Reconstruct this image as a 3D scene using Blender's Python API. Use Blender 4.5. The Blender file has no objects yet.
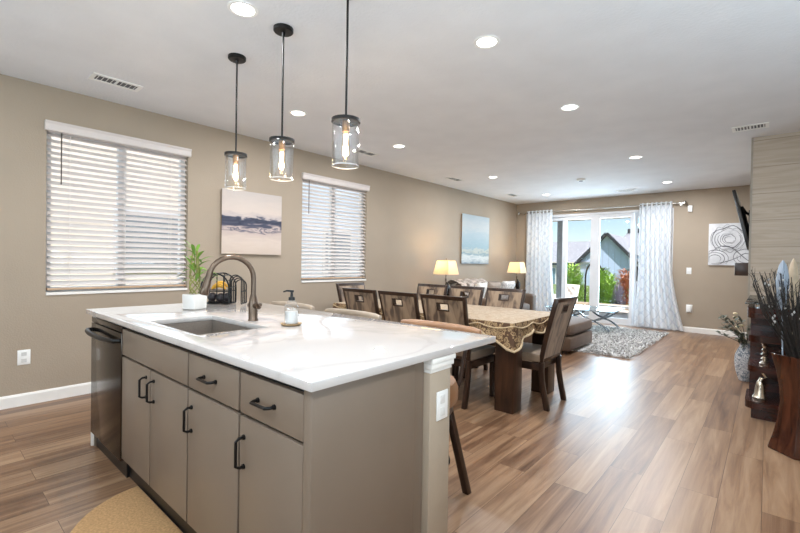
import bpy, bmesh, math, random
from mathutils import Vector, Matrix
random.seed(7)
PI = math.pi
SC = bpy.context.scene
C = SC.collection

# ------------------------------------------------------------------ camera, world, lights, exposure
def lin(c):
    return tuple(((v/255)/12.92 if v/255 <= .04045 else ((v/255+.055)/1.055)**2.4) for v in c)
LW, BW, H = -4.73, 9.81, 2.74          # left wall x, back wall y, ceiling height
RWX, NWY = 1.5, -3.2                   # right wall x, near wall y
def make_camera():
    f, yaw, pitch, roll, h = 422.35, .7167, -.0115, -.0165, 1.268
    rt = Vector((math.cos(yaw), math.sin(yaw), 0)); fw0 = Vector((-math.sin(yaw), math.cos(yaw), 0)); up0 = Vector((0, 0, 1))
    fw = fw0*math.cos(pitch)+up0*math.sin(pitch); up = -fw0*math.sin(pitch)+up0*math.cos(pitch)
    c, s = math.cos(roll), math.sin(roll)
    r2 = rt*c-up*s; u2 = rt*s+up*c; b = -fw
    cam = bpy.data.cameras.new('camera'); o = bpy.data.objects.new('camera', cam); C.objects.link(o)
    o.matrix_world = Matrix(((r2.x, u2.x, b.x, 0), (r2.y, u2.y, b.y, 0), (r2.z, u2.z, b.z, h), (0, 0, 0, 1)))
    cam.sensor_width = 36; cam.lens = f/800*36; cam.clip_start = .05; cam.clip_end = 300
    SC.camera = o
make_camera()
SC.view_settings.view_transform = 'Standard'; SC.view_settings.look = 'None'
SC.view_settings.gamma = 1; SC.view_settings.use_curve_mapping = False
SC.view_settings.exposure = 0.66
W = bpy.data.worlds.new('sky'); SC.world = W; W.use_nodes = True
nt = W.node_tree
sky = nt.nodes.new('ShaderNodeTexSky'); sky.sky_type = 'NISHITA'; sky.sun_disc = False
sky.sun_elevation = math.radians(50); sky.sun_rotation = math.radians(150); sky.ozone_density = 3.0; sky.dust_density = .4
nt.links.new(sky.outputs[0], nt.nodes['Background'].inputs[0]); nt.nodes['Background'].inputs[1].default_value = .095
def sun(energy, az, el, col):
    l = bpy.data.lights.new('sun', 'SUN'); l.energy = energy; l.angle = .01; l.color = col
    o = bpy.data.objects.new('sun', l); C.objects.link(o)
    d = Vector((math.sin(az)*math.cos(el), math.cos(az)*math.cos(el), math.sin(el)))
    o.rotation_euler = d.to_track_quat('Z', 'Y').to_euler()
sun(5.6, math.radians(126), math.radians(57), (1, .97, .93))
def area(name, loc, aim, sx, sy, power, col):
    l = bpy.data.lights.new(name, 'AREA'); l.shape = 'RECTANGLE'; l.size = sx; l.size_y = sy; l.energy = power; l.color = col
    o = bpy.data.objects.new(name, l); C.objects.link(o); o.location = loc
    o.rotation_euler = (-(Vector(aim))).to_track_quat('Z', 'Y').to_euler()
    return o
# added kitchen fills first, then daylight through the glass door and the two blinds
COOL = (.63, .845, 1)
area('near_wall_fill', (-1.4, NWY+.06, 1.5), (-.05, 1, 2.0), 4.6, 1.9, 170, COOL)  # added fill panel behind the camera, aimed up to brighten the ceiling
area('right_wall_fill', (RWX-.06, 1.2, 1.5), (-1, .25, 1.7), 5.0, 1.8, 115, COOL)  # second added fill panel, unseen on the right wall and tilted upward
area('glass_door_daylight', (-2.85, BW+.35, 1.3), (0, -1, .0), 1.5, 2.1, 95, COOL)
area('left_window_daylight', (LW-.35, 1.35, 1.6), (1, 0, .3), 1.2, 1.5, 7, COOL)
area('second_window_daylight', (LW-.35, 4.04, 1.6), (1, 0, .3), 1.2, 1.5, 7, COOL)

# ------------------------------------------------------------------ materials
def N(t, kind, **k):
    n = t.nodes.new(kind)
    for a, v in k.items():
        if a in ('loc',): continue
        setattr(n, a, v)
    return n
def mat(name, col, rough=.5, metal=0, var=.06, vscale=12, bump=0, bscale=60, spec=.5, sheen=0, stretch=(1, 1, 1)):
    m = bpy.data.materials.new(name); m.use_nodes = True; t = m.node_tree; b = t.nodes['Principled BSDF']
    c = lin(col)
    b.inputs['Roughness'].default_value = rough; b.inputs['Metallic'].default_value = metal
    b.inputs['Specular IOR Level'].default_value = spec
    if sheen: b.inputs['Sheen Weight'].default_value = sheen
    tc = N(t, 'ShaderNodeTexCoord'); mp = N(t, 'ShaderNodeMapping'); mp.inputs['Scale'].default_value = stretch
    t.links.new(tc.outputs['Object'], mp.inputs[0])
    no = N(t, 'ShaderNodeTexNoise'); no.inputs['Scale'].default_value = vscale; no.inputs['Detail'].default_value = 4
    t.links.new(mp.outputs[0], no.inputs[0])
    r = N(t, 'ShaderNodeValToRGB')
    r.color_ramp.elements[0].position = .3; r.color_ramp.elements[1].position = .7
    r.color_ramp.elements[0].color = (*[max(0, x*(1-var*2)) for x in c], 1); r.color_ramp.elements[1].color = (*[min(1, x*(1+var*2)) for x in c], 1)
    t.links.new(no.outputs[0], r.inputs[0]); t.links.new(r.outputs[0], b.inputs['Base Color'])
    if bump:
        n2 = N(t, 'ShaderNodeTexNoise'); n2.inputs['Scale'].default_value = bscale; n2.inputs['Detail'].default_value = 3
        t.links.new(mp.outputs[0], n2.inputs[0])
        bp = N(t, 'ShaderNodeBump'); bp.inputs['Strength'].default_value = bump; bp.inputs['Distance'].default_value = .01
        t.links.new(n2.outputs[0], bp.inputs['Height']); t.links.new(bp.outputs[0], b.inputs['Normal'])
    return m
def glass(name, col=(1, 1, 1), ior=1.45, rough=0, thin=True, refl=.08):
    m = bpy.data.materials.new(name); m.use_nodes = True; t = m.node_tree; t.nodes.clear()
    out = N(t, 'ShaderNodeOutputMaterial'); mx = N(t, 'ShaderNodeMixShader'); tr = N(t, 'ShaderNodeBsdfTransparent'); gl = N(t, 'ShaderNodeBsdfGlossy')
    tr.inputs[0].default_value = (*col, 1); gl.inputs['Roughness'].default_value = rough
    fr = N(t, 'ShaderNodeLayerWeight'); fr.inputs['Blend'].default_value = .35
    mu = N(t, 'ShaderNodeMath', operation='MULTIPLY_ADD'); mu.inputs[1].default_value = .5; mu.inputs[2].default_value = refl*.4
    t.links.new(fr.outputs['Facing'], mu.inputs[0]); t.links.new(mu.outputs[0], mx.inputs[0])
    t.links.new(tr.outputs[0], mx.inputs[1]); t.links.new(gl.outputs[0], mx.inputs[2]); t.links.new(mx.outputs[0], out.inputs[0])
    return m
def emit(name, col, strength):
    m = bpy.data.materials.new(name); m.use_nodes = True; b = m.node_tree.nodes['Principled BSDF']
    b.inputs['Base Color'].default_value = (*lin(col), 1); b.inputs['Emission Color'].default_value = (*lin(col), 1); b.inputs['Emission Strength'].default_value = strength
    return m
def ramp(t, stops):
    r = N(t, 'ShaderNodeValToRGB'); e = r.color_ramp.elements
    while len(e) < len(stops): e.new(.5)
    for q, (p, c) in zip(e, stops): q.position = p; q.color = (*lin(c), 1)
    return r
def base(name, rough=.5, spec=.5):
    m = bpy.data.materials.new(name); m.use_nodes = True; t = m.node_tree; b = t.nodes['Principled BSDF']
    b.inputs['Roughness'].default_value = rough; b.inputs['Specular IOR Level'].default_value = spec
    tc = N(t, 'ShaderNodeTexCoord'); mp = N(t, 'ShaderNodeMapping'); t.links.new(tc.outputs['Object'], mp.inputs[0])
    return m, t, b, mp

def plank_floor():
    m, t, b, mp = base('oak plank flooring', .3)
    mp.inputs['Rotation'].default_value = (0, 0, PI/2)
    br = N(t, 'ShaderNodeTexBrick', offset=.37, offset_frequency=2)
    br.inputs['Color1'].default_value = (0, 0, 0, 1); br.inputs['Color2'].default_value = (1, 1, 1, 1); br.inputs['Mortar'].default_value = (.3, .3, .3, 1)
    br.inputs['Scale'].default_value = 1; br.inputs['Mortar Size'].default_value = .0012; br.inputs['Brick Width'].default_value = 1.22; br.inputs['Row Height'].default_value = .182
    t.links.new(mp.outputs[0], br.inputs[0])
    m2 = N(t, 'ShaderNodeMapping'); m2.inputs['Scale'].default_value = (.7, 12, 1)
    off = N(t, 'ShaderNodeVectorMath', operation='MULTIPLY_ADD'); off.inputs[1].default_value = (7, 7, 7)
    t.links.new(br.outputs['Color'], off.inputs[0]); t.links.new(mp.outputs[0], off.inputs[2]); t.links.new(off.outputs[0], m2.inputs[0])
    g = N(t, 'ShaderNodeTexNoise'); g.inputs['Scale'].default_value = 1.6; g.inputs['Detail'].default_value = 7; g.inputs['Roughness'].default_value = .62; g.inputs['Distortion'].default_value = .6
    t.links.new(m2.outputs[0], g.inputs[0])
    ma = N(t, 'ShaderNodeMath', operation='MULTIPLY_ADD'); ma.inputs[1].default_value = .2; t.links.new(br.outputs['Color'], ma.inputs[0])
    mb = N(t, 'ShaderNodeMath', operation='MULTIPLY'); mb.inputs[1].default_value = .85; t.links.new(g.outputs[0], mb.inputs[0]); t.links.new(mb.outputs[0], ma.inputs[2])
    r = ramp(t, [(.22, (66, 44, 31)), (.42, (112, 82, 60)), (.58, (142, 111, 84)), (.8, (170, 141, 112))])
    t.links.new(ma.outputs[0], r.inputs[0])
    mo = N(t, 'ShaderNodeMixRGB', blend_type='MULTIPLY'); mo.inputs[2].default_value = (.35, .3, .27, 1)
    t.links.new(br.outputs['Fac'], mo.inputs[0]); t.links.new(r.outputs[0], mo.inputs[1]); t.links.new(mo.outputs[0], b.inputs['Base Color'])
    bp = N(t, 'ShaderNodeBump'); bp.inputs['Strength'].default_value = .12; bp.inputs['Distance'].default_value = .004
    t.links.new(g.outputs[0], bp.inputs['Height']); t.links.new(bp.outputs[0], b.inputs['Normal'])
    rr = N(t, 'ShaderNodeMapRange'); rr.inputs[3].default_value = .27; rr.inputs[4].default_value = .42
    t.links.new(g.outputs[0], rr.inputs[0]); t.links.new(rr.outputs[0], b.inputs['Roughness'])
    return m
def quartz():
    m, t, b, mp = base('white veined quartz', .05, .9)
    n = N(t, 'ShaderNodeTexNoise'); n.inputs['Scale'].default_value = 1.3; n.inputs['Detail'].default_value = 5; n.inputs['Distortion'].default_value = 1.4
    t.links.new(mp.outputs[0], n.inputs[0])
    r = ramp(t, [(.0, (196, 190, 186)), (.46, (196, 190, 186)), (.5, (186, 180, 176)), (.54, (196, 190, 186)), (1, (196, 190, 186))])
    t.links.new(n.outputs[0], r.inputs[0]); t.links.new(r.outputs[0], b.inputs['Base Color'])
    b.inputs['Coat Weight'].default_value = .22; b.inputs['Coat Roughness'].default_value = .02; b.inputs['Coat IOR'].default_value = 1.6
    return m
def tile_stone():
    m, t, b, mp = base('travertine look tile', .45)
    mp.inputs['Rotation'].default_value = (PI/2, 0, 0)
    sx = N(t, 'ShaderNodeSeparateXYZ'); tc = t.nodes['Texture Coordinate']; t.links.new(tc.outputs['Object'], sx.inputs[0])
    ad = N(t, 'ShaderNodeMath', operation='ADD'); t.links.new(sx.outputs[0], ad.inputs[0]); t.links.new(sx.outputs[1], ad.inputs[1])
    cb = N(t, 'ShaderNodeCombineXYZ'); t.links.new(ad.outputs[0], cb.inputs[0]); t.links.new(sx.outputs[2], cb.inputs[1])
    br = N(t, 'ShaderNodeTexBrick', offset=.5)
    br.inputs['Color1'].default_value = (0, 0, 0, 1); br.inputs['Color2'].default_value = (1, 1, 1, 1); br.inputs['Mortar'].default_value = (.5, .5, .5, 1)
    br.inputs['Scale'].default_value = 1; br.inputs['Mortar Size'].default_value = .003; br.inputs['Brick Width'].default_value = 1.2; br.inputs['Row Height'].default_value = .3
    t.links.new(cb.outputs[0], br.inputs[0])
    m2 = N(t, 'ShaderNodeMapping'); m2.inputs['Scale'].default_value = (.9, 11, 1)
    off = N(t, 'ShaderNodeVectorMath', operation='MULTIPLY_ADD'); off.inputs[1].default_value = (5, 5, 5)
    t.links.new(br.outputs['Color'], off.inputs[0]); t.links.new(cb.outputs[0], off.inputs[2]); t.links.new(off.outputs[0], m2.inputs[0])
    n = N(t, 'ShaderNodeTexNoise'); n.inputs['Scale'].default_value = 1.7; n.inputs['Detail'].default_value = 8; n.inputs['Distortion'].default_value = 1.1
    t.links.new(m2.outputs[0], n.inputs[0])
    r = ramp(t, [(.2, (164, 147, 128)), (.45, (181, 165, 146)), (.6, (190, 175, 157)), (.85, (174, 157, 138))])
    t.links.new(n.outputs[0], r.inputs[0])
    mo = N(t, 'ShaderNodeMixRGB', blend_type='MULTIPLY'); mo.inputs[2].default_value = (.6, .57, .53, 1)
    t.links.new(br.outputs['Fac'], mo.inputs[0]); t.links.new(r.outputs[0], mo.inputs[1]); t.links.new(mo.outputs[0], b.inputs['Base Color'])
    return m
def cherry(name, dark, mid, rough=.25, axis=(12, 12, 1.2)):
    m, t, b, mp = base(name, rough); mp.inputs['Scale'].default_value = axis
    n = N(t, 'ShaderNodeTexNoise'); n.inputs['Scale'].default_value = 2.2; n.inputs['Detail'].default_value = 6; n.inputs['Distortion'].default_value = .8
    t.links.new(mp.outputs[0], n.inputs[0]); r = ramp(t, [(.3, dark), (.7, mid)]); t.links.new(n.outputs[0], r.inputs[0]); t.links.new(r.outputs[0], b.inputs['Base Color'])
    return m
def velvet():
    m, t, b, mp = base('taupe crushed velvet', .42)
    mp.inputs['Scale'].default_value = (9, 9, 1.1)
    n = N(t, 'ShaderNodeTexNoise'); n.inputs['Scale'].default_value = 2.0; n.inputs['Detail'].default_value = 2; n.inputs['Distortion'].default_value = .7
    t.links.new(mp.outputs[0], n.inputs[0]); r = ramp(t, [(.36, (84, 66, 52)), (.5, (136, 113, 90)), (.68, (154, 131, 107))]); t.links.new(n.outputs[0], r.inputs[0]); t.links.new(r.outputs[0], b.inputs['Base Color'])
    b.inputs['Sheen Weight'].default_value = .25
    return m
def damask(name, a, c2, scale, thr=.3):
    m, t, b, mp = base(name, .75)
    no = N(t, 'ShaderNodeTexNoise'); no.inputs['Scale'].default_value = scale*.8; no.inputs['Detail'].default_value = 2
    t.links.new(mp.outputs[0], no.inputs[0])
    ad = N(t, 'ShaderNodeVectorMath', operation='MULTIPLY_ADD'); ad.inputs[1].default_value = (.07, .07, .07)
    t.links.new(no.outputs[1], ad.inputs[0]); t.links.new(mp.outputs[0], ad.inputs[2])
    v = N(t, 'ShaderNodeTexVoronoi'); v.inputs['Scale'].default_value = scale; t.links.new(ad.outputs[0], v.inputs[0])
    r = ramp(t, [(thr*.35, a), (thr*.5, c2), (thr*.62, c2), (thr*.8, a), (thr, a), (thr*1.25, c2)]); t.links.new(v.outputs['Distance'], r.inputs[0]); t.links.new(r.outputs[0], b.inputs['Base Color'])
    return m
def curtain_cloth():
    m = bpy.data.materials.new('white lattice print curtain'); m.use_nodes = True; t = m.node_tree; t.nodes.clear()
    out = N(t, 'ShaderNodeOutputMaterial'); tc = N(t, 'ShaderNodeTexCoord'); sx = N(t, 'ShaderNodeSeparateXYZ'); t.links.new(tc.outputs['UV'], sx.inputs[0])
    def M_(op, a, bb, cc=None):
        n = N(t, 'ShaderNodeMath', operation=op)
        for i, q in enumerate((a, bb, cc)):
            if q is None: continue
            if isinstance(q, (int, float)): n.inputs[i].default_value = q
            else: t.links.new(q, n.inputs[i])
        return n.outputs[0]
    s1 = M_('SINE', M_('MULTIPLY', sx.outputs[0], 2*PI*4), 0); s2 = M_('SINE', M_('MULTIPLY', sx.outputs[1], 2*PI*8), 0)
    d = M_('ABSOLUTE', M_('ADD', s1, s2), 0)
    lines = M_('LESS_THAN', d, .22)
    mixc = N(t, 'ShaderNodeMixRGB'); mixc.inputs[1].default_value = (*lin((235, 237, 239)), 1); mixc.inputs[2].default_value = (*lin((216, 220, 226)), 1); t.links.new(lines, mixc.inputs[0])
    df = N(t, 'ShaderNodeBsdfDiffuse'); tl = N(t, 'ShaderNodeBsdfTranslucent'); mx = N(t, 'ShaderNodeMixShader'); mx.inputs[0].default_value = .16
    t.links.new(mixc.outputs[0], df.inputs[0]); t.links.new(mixc.outputs[0], tl.inputs[0]); t.links.new(df.outputs[0], mx.inputs[1]); t.links.new(tl.outputs[0], mx.inputs[2]); t.links.new(mx.outputs[0], out.inputs[0])
    return m
def siding(name, col, pitch, axis):
    m, t, b, mp = base(name, .6); sx = N(t, 'ShaderNodeSeparateXYZ'); t.links.new(mp.outputs[0], sx.inputs[0])
    a = N(t, 'ShaderNodeMath', operation='MULTIPLY'); a.inputs[1].default_value = 1/pitch; t.links.new(sx.outputs[axis], a.inputs[0])
    fr = N(t, 'ShaderNodeMath', operation='FRACT'); t.links.new(a.outputs[0], fr.inputs[0])
    r = ramp(t, [(.0, tuple(int(v*.78) for v in col)), (.1, col)]); t.links.new(fr.outputs[0], r.inputs[0]); t.links.new(r.outputs[0], b.inputs['Base Color'])
    return m
def translucent(name, col, mixf=.5):
    m = bpy.data.materials.new(name); m.use_nodes = True; t = m.node_tree; t.nodes.clear()
    out = N(t, 'ShaderNodeOutputMaterial'); df = N(t, 'ShaderNodeBsdfDiffuse'); tl = N(t, 'ShaderNodeBsdfTranslucent'); mx = N(t, 'ShaderNodeMixShader'); mx.inputs[0].default_value = mixf
    tc = N(t, 'ShaderNodeTexCoord'); no = N(t, 'ShaderNodeTexNoise'); no.inputs['Scale'].default_value = 90; t.links.new(tc.outputs['Object'], no.inputs[0])
    r = ramp(t, [(.3, tuple(max(0, v-8) for v in col)), (.7, col)]); t.links.new(no.outputs[0], r.inputs[0])
    t.links.new(r.outputs[0], df.inputs[0]); t.links.new(r.outputs[0], tl.inputs[0]); t.links.new(df.outputs[0], mx.inputs[1]); t.links.new(tl.outputs[0], mx.inputs[2]); t.links.new(mx.outputs[0], out.inputs[0])
    return m

WALL = mat('beige orange peel wall paint', (164, 149, 131), .75, var=.015, vscale=2, bump=.18, bscale=90)
CEIL = mat('white knockdown ceiling', (226, 226, 228), .85, var=.015, vscale=3, bump=.3, bscale=45)
TRIM = mat('white painted trim', (236, 232, 226), .4, var=.01)
WHITE = mat('white plastic', (240, 239, 236), .35, var=.01)
VINYL = mat('white vinyl frame', (216, 216, 218), .35, var=.01)
FLOOR = plank_floor(); QUARTZ = quartz(); TILE = tile_stone()
CAB = mat('greige cabinet paint', (122, 107, 93), .38, var=.015, vscale=4)
CABDARK = mat('dark cabinet interior', (38, 33, 29), .7)
BLACK = mat('matte black metal', (22, 21, 21), .38, .4)
BLACKPL = mat('black plastic', (18, 18, 19), .35)
DWSTEEL = mat('black stainless steel', (66, 58, 52), .16, .9, var=.03, vscale=5, stretch=(1, 1, 40))
BRONZE = mat('brushed bronze', (112, 95, 82), .3, .9, var=.05, vscale=30)
GRANITE = mat('taupe composite sink', (122, 112, 103), .45, var=.08, vscale=160)
ESPRESSO = cherry('espresso stained wood', (34, 22, 16), (62, 42, 31), .3, (8, 8, 2))
TABLEWOOD = cherry('dark walnut table wood', (40, 25, 17), (72, 46, 31), .3, (9, 9, 1.5))
CHERRY = cherry('dark cherry wood', (32, 14, 9), (66, 28, 17), .22, (2, 2, 9))
POTWOOD = cherry('polished mahogany', (38, 19, 12), (82, 45, 29), .2, (9, 9, 1.3))
VELVET = velvet(); SEATV = mat('taupe velvet seat', (128, 108, 88), .4, var=.1, vscale=6, sheen=.25)
LEATHER = mat('tan leather', (146, 106, 74), .4, var=.07, vscale=9, bump=.1, bscale=150)
LEATHER_GLARE = mat('stool leather paled by glare', (158, 142, 124), .5, var=.05, vscale=9, bump=.1, bscale=150)  # same leather as the tan stool, window glare put into its colour
SOFA = mat('brown chenille upholstery', (88, 67, 50), .7, var=.08, vscale=10, sheen=.1, bump=.15, bscale=120)
CLOTH = damask('beige damask cloth', (166, 148, 125), (150, 130, 106), 16, .45)
BAND = damask('brown floral border cloth', (170, 142, 104), (84, 58, 37), 27, .5)
LACE = mat('cream lace hem', (188, 166, 132), .8, var=.12, vscale=120, bump=.3, bscale=200)
CURTAIN = curtain_cloth()
CHROME = mat('chrome', (215, 218, 222), .08, 1, var=.01)
NICKEL = mat('brushed nickel', (190, 186, 178), .25, 1, var=.02)
SILVER = mat('antique silver', (196, 184, 168), .25, .95, var=.08, vscale=30)
GLASS = glass('clear glass'); PANE = glass('window glass', (.98, .98, .985), refl=.05)
TOPGLASS = glass('table top glass', (.7, .78, .8), refl=.35)
SLAT = mat('cream faux wood slat', (214, 205, 200), .45, var=.01)
LENS = emit('lit downlight lens', (255, 250, 240), 5)
FILAMENT = emit('glowing filament', (255, 214, 150), 70)
RIM = mat('bright glass edge', (226, 228, 230), .15)
AMBERGLASS = glass('bulb glass', (1, .97, .92), refl=.1)
BRASS = mat('aged brass', (150, 112, 72), .35, .9)
SHADE = translucent('linen lamp shade', (240, 228, 204), .45)
LEAF = mat('bright green leaf', (104, 142, 48), .45, var=.18, vscale=20)
STALK = mat('bamboo stalk', (126, 128, 62), .5, var=.15)
EUCA = mat('dusty green leaf', (92, 98, 84), .6, var=.2, vscale=20)
BUSH = mat('lime green shrub leaf', (150, 186, 78), .6, var=.2, vscale=5)
BUSHDARK = mat('dark green shrub leaf', (66, 96, 44), .6, var=.2, vscale=5)
RUST = mat('rust orange foliage', (190, 128, 96), .7, var=.2, vscale=5)
LAVENDER = mat('grey lavender foliage', (128, 122, 138), .7, var=.25, vscale=6)
CERAMIC = mat('white ceramic', (212, 210, 206), .3, var=.02)
RUGFUR = mat('grey shag pile', (184, 181, 178), .9, var=.22, vscale=40)
MATFIB = mat('tan woven mat', (186, 146, 100), .9, var=.1, vscale=90, bump=.4, bscale=220)
TWIG = mat('dark dry twig', (38, 33, 29), .7, var=.3, vscale=60)
CONCRETE = mat('pale concrete', (206, 196, 184), .85, var=.05, vscale=3, bump=.1)
BRICK = mat('tan block wall', (190, 172, 150), .85, var=.1, vscale=6, bump=.2)
GRASS = mat('lawn grass', (104, 122, 62), .9, var=.2, vscale=4)
SHINGLE = mat('grey roof shingle', (150, 152, 158), .85, var=.14, vscale=6)
BATTEN = siding('pale blue board and batten', (182, 198, 224), .42, 0)
LAPB = siding('cream lap siding', (238, 226, 212), .2, 2)
LAPC = siding('pale blue lap siding', (206, 218, 232), .2, 2)
DARKTRIM = mat('charcoal trim', (44, 48, 54), .6)
PATIO = mat('off white tufted outdoor fabric', (226, 216, 206), .8, var=.04)
THROW = mat('grey white fur throw', (176, 164, 154), .95, var=.25, vscale=14, bump=.6, bscale=60)
PILLOW = mat('cream pillow fabric', (222, 214, 204), .85, var=.06, vscale=20)
SCREEN = mat('black television casing', (24, 22, 21), .3)

# ------------------------------------------------------------------ mesh helpers
class MB:
    def __init__(s): s.v = []; s.f = []
    def add(s, vs, fs):
        n = len(s.v); s.v += [tuple(p) for p in vs]; s.f += [tuple(i+n for i in q) for q in fs]; return s
    def box(s, x0, y0, z0, x1, y1, z1):
        return s.add([(x0, y0, z0), (x1, y0, z0), (x1, y1, z0), (x0, y1, z0), (x0, y0, z1), (x1, y0, z1), (x1, y1, z1), (x0, y1, z1)],
                     [(3, 2, 1, 0), (4, 5, 6, 7), (0, 1, 5, 4), (1, 2, 6, 5), (2, 3, 7, 6), (3, 0, 4, 7)])
    def hexa(s, bot, top):
        return s.add(list(bot)+list(top), [(3, 2, 1, 0), (4, 5, 6, 7), (0, 1, 5, 4), (1, 2, 6, 5), (2, 3, 7, 6), (3, 0, 4, 7)])
    def lathe(s, prof, c=(0, 0, 0), n=24, caps=True, rot=0):
        vs = []; fs = []
        for r, z in prof:
            for k in range(n):
                a = 2*PI*k/n+rot; vs.append((c[0]+r*math.cos(a), c[1]+r*math.sin(a), c[2]+z))
        for i in range(len(prof)-1):
            for k in range(n):
                k2 = (k+1) % n; fs.append((i*n+k, i*n+k2, (i+1)*n+k2, (i+1)*n+k))
        if caps:
            fs.append(tuple(range(n-1, -1, -1))); fs.append(tuple((len(prof)-1)*n+k for k in range(n)))
        return s.add(vs, fs)
    def tube(s, pts, r, n=8, closed=False):
        pts = [Vector(p) for p in pts]; L = len(pts); rs = r if isinstance(r, (list, tuple)) else [r]*L
        vs = []; fs = []; ref = None
        for i, p in enumerate(pts):
            a = pts[(i-1) % L] if (closed or i > 0) else p; b = pts[(i+1) % L] if (closed or i < L-1) else p
            t = (b-a).normalized()
            if ref is None: ref = t.orthogonal().normalized()
            ref = (ref-t*ref.dot(t)).normalized(); w = t.cross(ref)
            for k in range(n):
                q = 2*PI*k/n; vs.append(p+(ref*math.cos(q)+w*math.sin(q))*rs[i])
        for i in range(L if closed else L-1):
            j = (i+1) % L
            for k in range(n):
                k2 = (k+1) % n; fs.append((i*n+k, i*n+k2, j*n+k2, j*n+k))
        if not closed:
            fs.append(tuple(range(n-1, -1, -1))); fs.append(tuple((L-1)*n+k for k in range(n)))
        return s.add(vs, fs)
    def cyl(s, a, b, r, n=16, r2=None): return s.tube([a, b], [r, r if r2 is None else r2], n)
    def prism(s, poly, axis, a, b):
        def P(u, v, w): return {'x': (w, u, v), 'y': (u, w, v), 'z': (u, v, w)}[axis]
        n = len(poly); vs = [P(u, v, a) for u, v in poly]+[P(u, v, b) for u, v in poly]
        return s.add(vs, [tuple(range(n-1, -1, -1)), tuple(range(n, 2*n))]+[(i, (i+1) % n, n+(i+1) % n, n+i) for i in range(n)])
    def grid(s, fn, nu, nv):
        vs = [fn(i/nu, j/nv) for j in range(nv+1) for i in range(nu+1)]
        return s.add(vs, [(j*(nu+1)+i, j*(nu+1)+i+1, (j+1)*(nu+1)+i+1, (j+1)*(nu+1)+i) for j in range(nv) for i in range(nu)])
    def cushion(s, x0, y0, z0, x1, y1, z1, puff=.02, n=8, rad=.35):
        # a rounded, slightly inflated block
        cx, cy, cz = (x0+x1)/2, (y0+y1)/2, (z0+z1)/2; hx, hy, hz = (x1-x0)/2, (y1-y0)/2, (z1-z0)/2
        rr = min(hx, hy, hz)*rad*2
        def pt(d):
            # superellipsoid-like: clamp box then round
            u = Vector(d)
            m = max(abs(u.x), abs(u.y), abs(u.z)); u = u/m
            inner = Vector((max(-hx+rr, min(hx-rr, u.x*hx)), max(-hy+rr, min(hy-rr, u.y*hy)), max(-hz+rr, min(hz-rr, u.z*hz))))
            o = Vector((u.x*hx, u.y*hy, u.z*hz))-inner
            if o.length > 1e-9: o = o.normalized()*rr
            p = inner+o
            k = (1-(p.x/hx)**2)*(1-(p.y/hy)**2); p.z += math.copysign(puff*max(0, k), p.z) if abs(p.z) > hz-rr-1e-6 else 0
            return (cx+p.x, cy+p.y, cz+p.z)
        for ax in range(3):
            for sg in (-1, 1):
                def fn(a, b, ax=ax, sg=sg):
                    q = [0, 0, 0]; q[ax] = sg; a = math.tan((a-.5)*PI/2*.98)/math.tan(PI/4*.98); b = math.tan((b-.5)*PI/2*.98)/math.tan(PI/4*.98)
                    q[(ax+1) % 3] = a*sg; q[(ax+2) % 3] = b; return pt(q)
                s.grid(fn, n, n)
        return s
LOCAL = set()
def root(o):
    while o.parent: o = o.parent
    return o
def build(mb, name, m, parent=None, bevel=0, smooth=False, seg=2, origin=None, weld=False):
    me = bpy.data.meshes.new(name); o = bpy.data.objects.new(name, me); C.objects.link(o)
    if parent is not None:
        R = root(parent); off = Vector((0, 0, 0)) if R.name in LOCAL else Vector(R.location)
        o.parent = parent
    else:
        if origin is not None: off = Vector(origin)
        else:
            xs, ys, zs = zip(*mb.v); off = Vector(((min(xs)+max(xs))/2, (min(ys)+max(ys))/2, min(zs)))
        o.location = off
    me.from_pydata([tuple(Vector(p)-off) for p in mb.v], [], mb.f)
    bm = bmesh.new(); bm.from_mesh(me)
    if weld: bmesh.ops.remove_doubles(bm, verts=bm.verts, dist=.0004)
    if weld or not smooth: bmesh.ops.recalc_face_normals(bm, faces=bm.faces)
    else: bmesh.ops.recalc_face_normals(bm, faces=bm.faces)
    if bevel:
        ed = [e for e in bm.edges if len(e.link_faces) == 2 and e.calc_face_angle(0) > .5]
        bmesh.ops.bevel(bm, geom=ed, offset=bevel, segments=seg, affect='EDGES', profile=.5, clamp_overlap=True)
    bm.to_mesh(me); bm.free()
    if smooth or bevel:
        for p in me.polygons: p.use_smooth = True
        me.set_sharp_from_angle(angle=math.radians(40))
    me.materials.append(m)
    return o
def tag(o, label=None, cat=None, group=None, kind=None):
    if label: o['label'] = label
    if cat: o['category'] = cat
    if group: o['group'] = group
    if kind: o['kind'] = kind
    return o
def thing(name, label, cat, loc=(0, 0, 0), group=None, local=False):
    o = bpy.data.objects.new(name, None); C.objects.link(o); o.location = loc; o.empty_display_size = .1
    if local: LOCAL.add(o.name)
    return tag(o, label, cat, group)
def struct(name, loc=(0, 0, 0)):
    o = bpy.data.objects.new(name, None); C.objects.link(o); o.location = loc; o['kind'] = 'structure'; return o
def S(mb, name, m, **k): return tag(build(mb, name, m, **k), kind='structure')
def copy_tree(o, parent=None):
    c = o.copy(); C.objects.link(c)
    if parent is not None: c.parent = parent
    for ch in [q for q in o.children]: copy_tree(ch, c)
    return c
def dup(o, loc, rz=0, label=None):
    c = copy_tree(o); c.location = loc; c.rotation_euler = (0, 0, rz)
    if label: c['label'] = label
    return c
def B(*a): return MB().box(*a)

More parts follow.
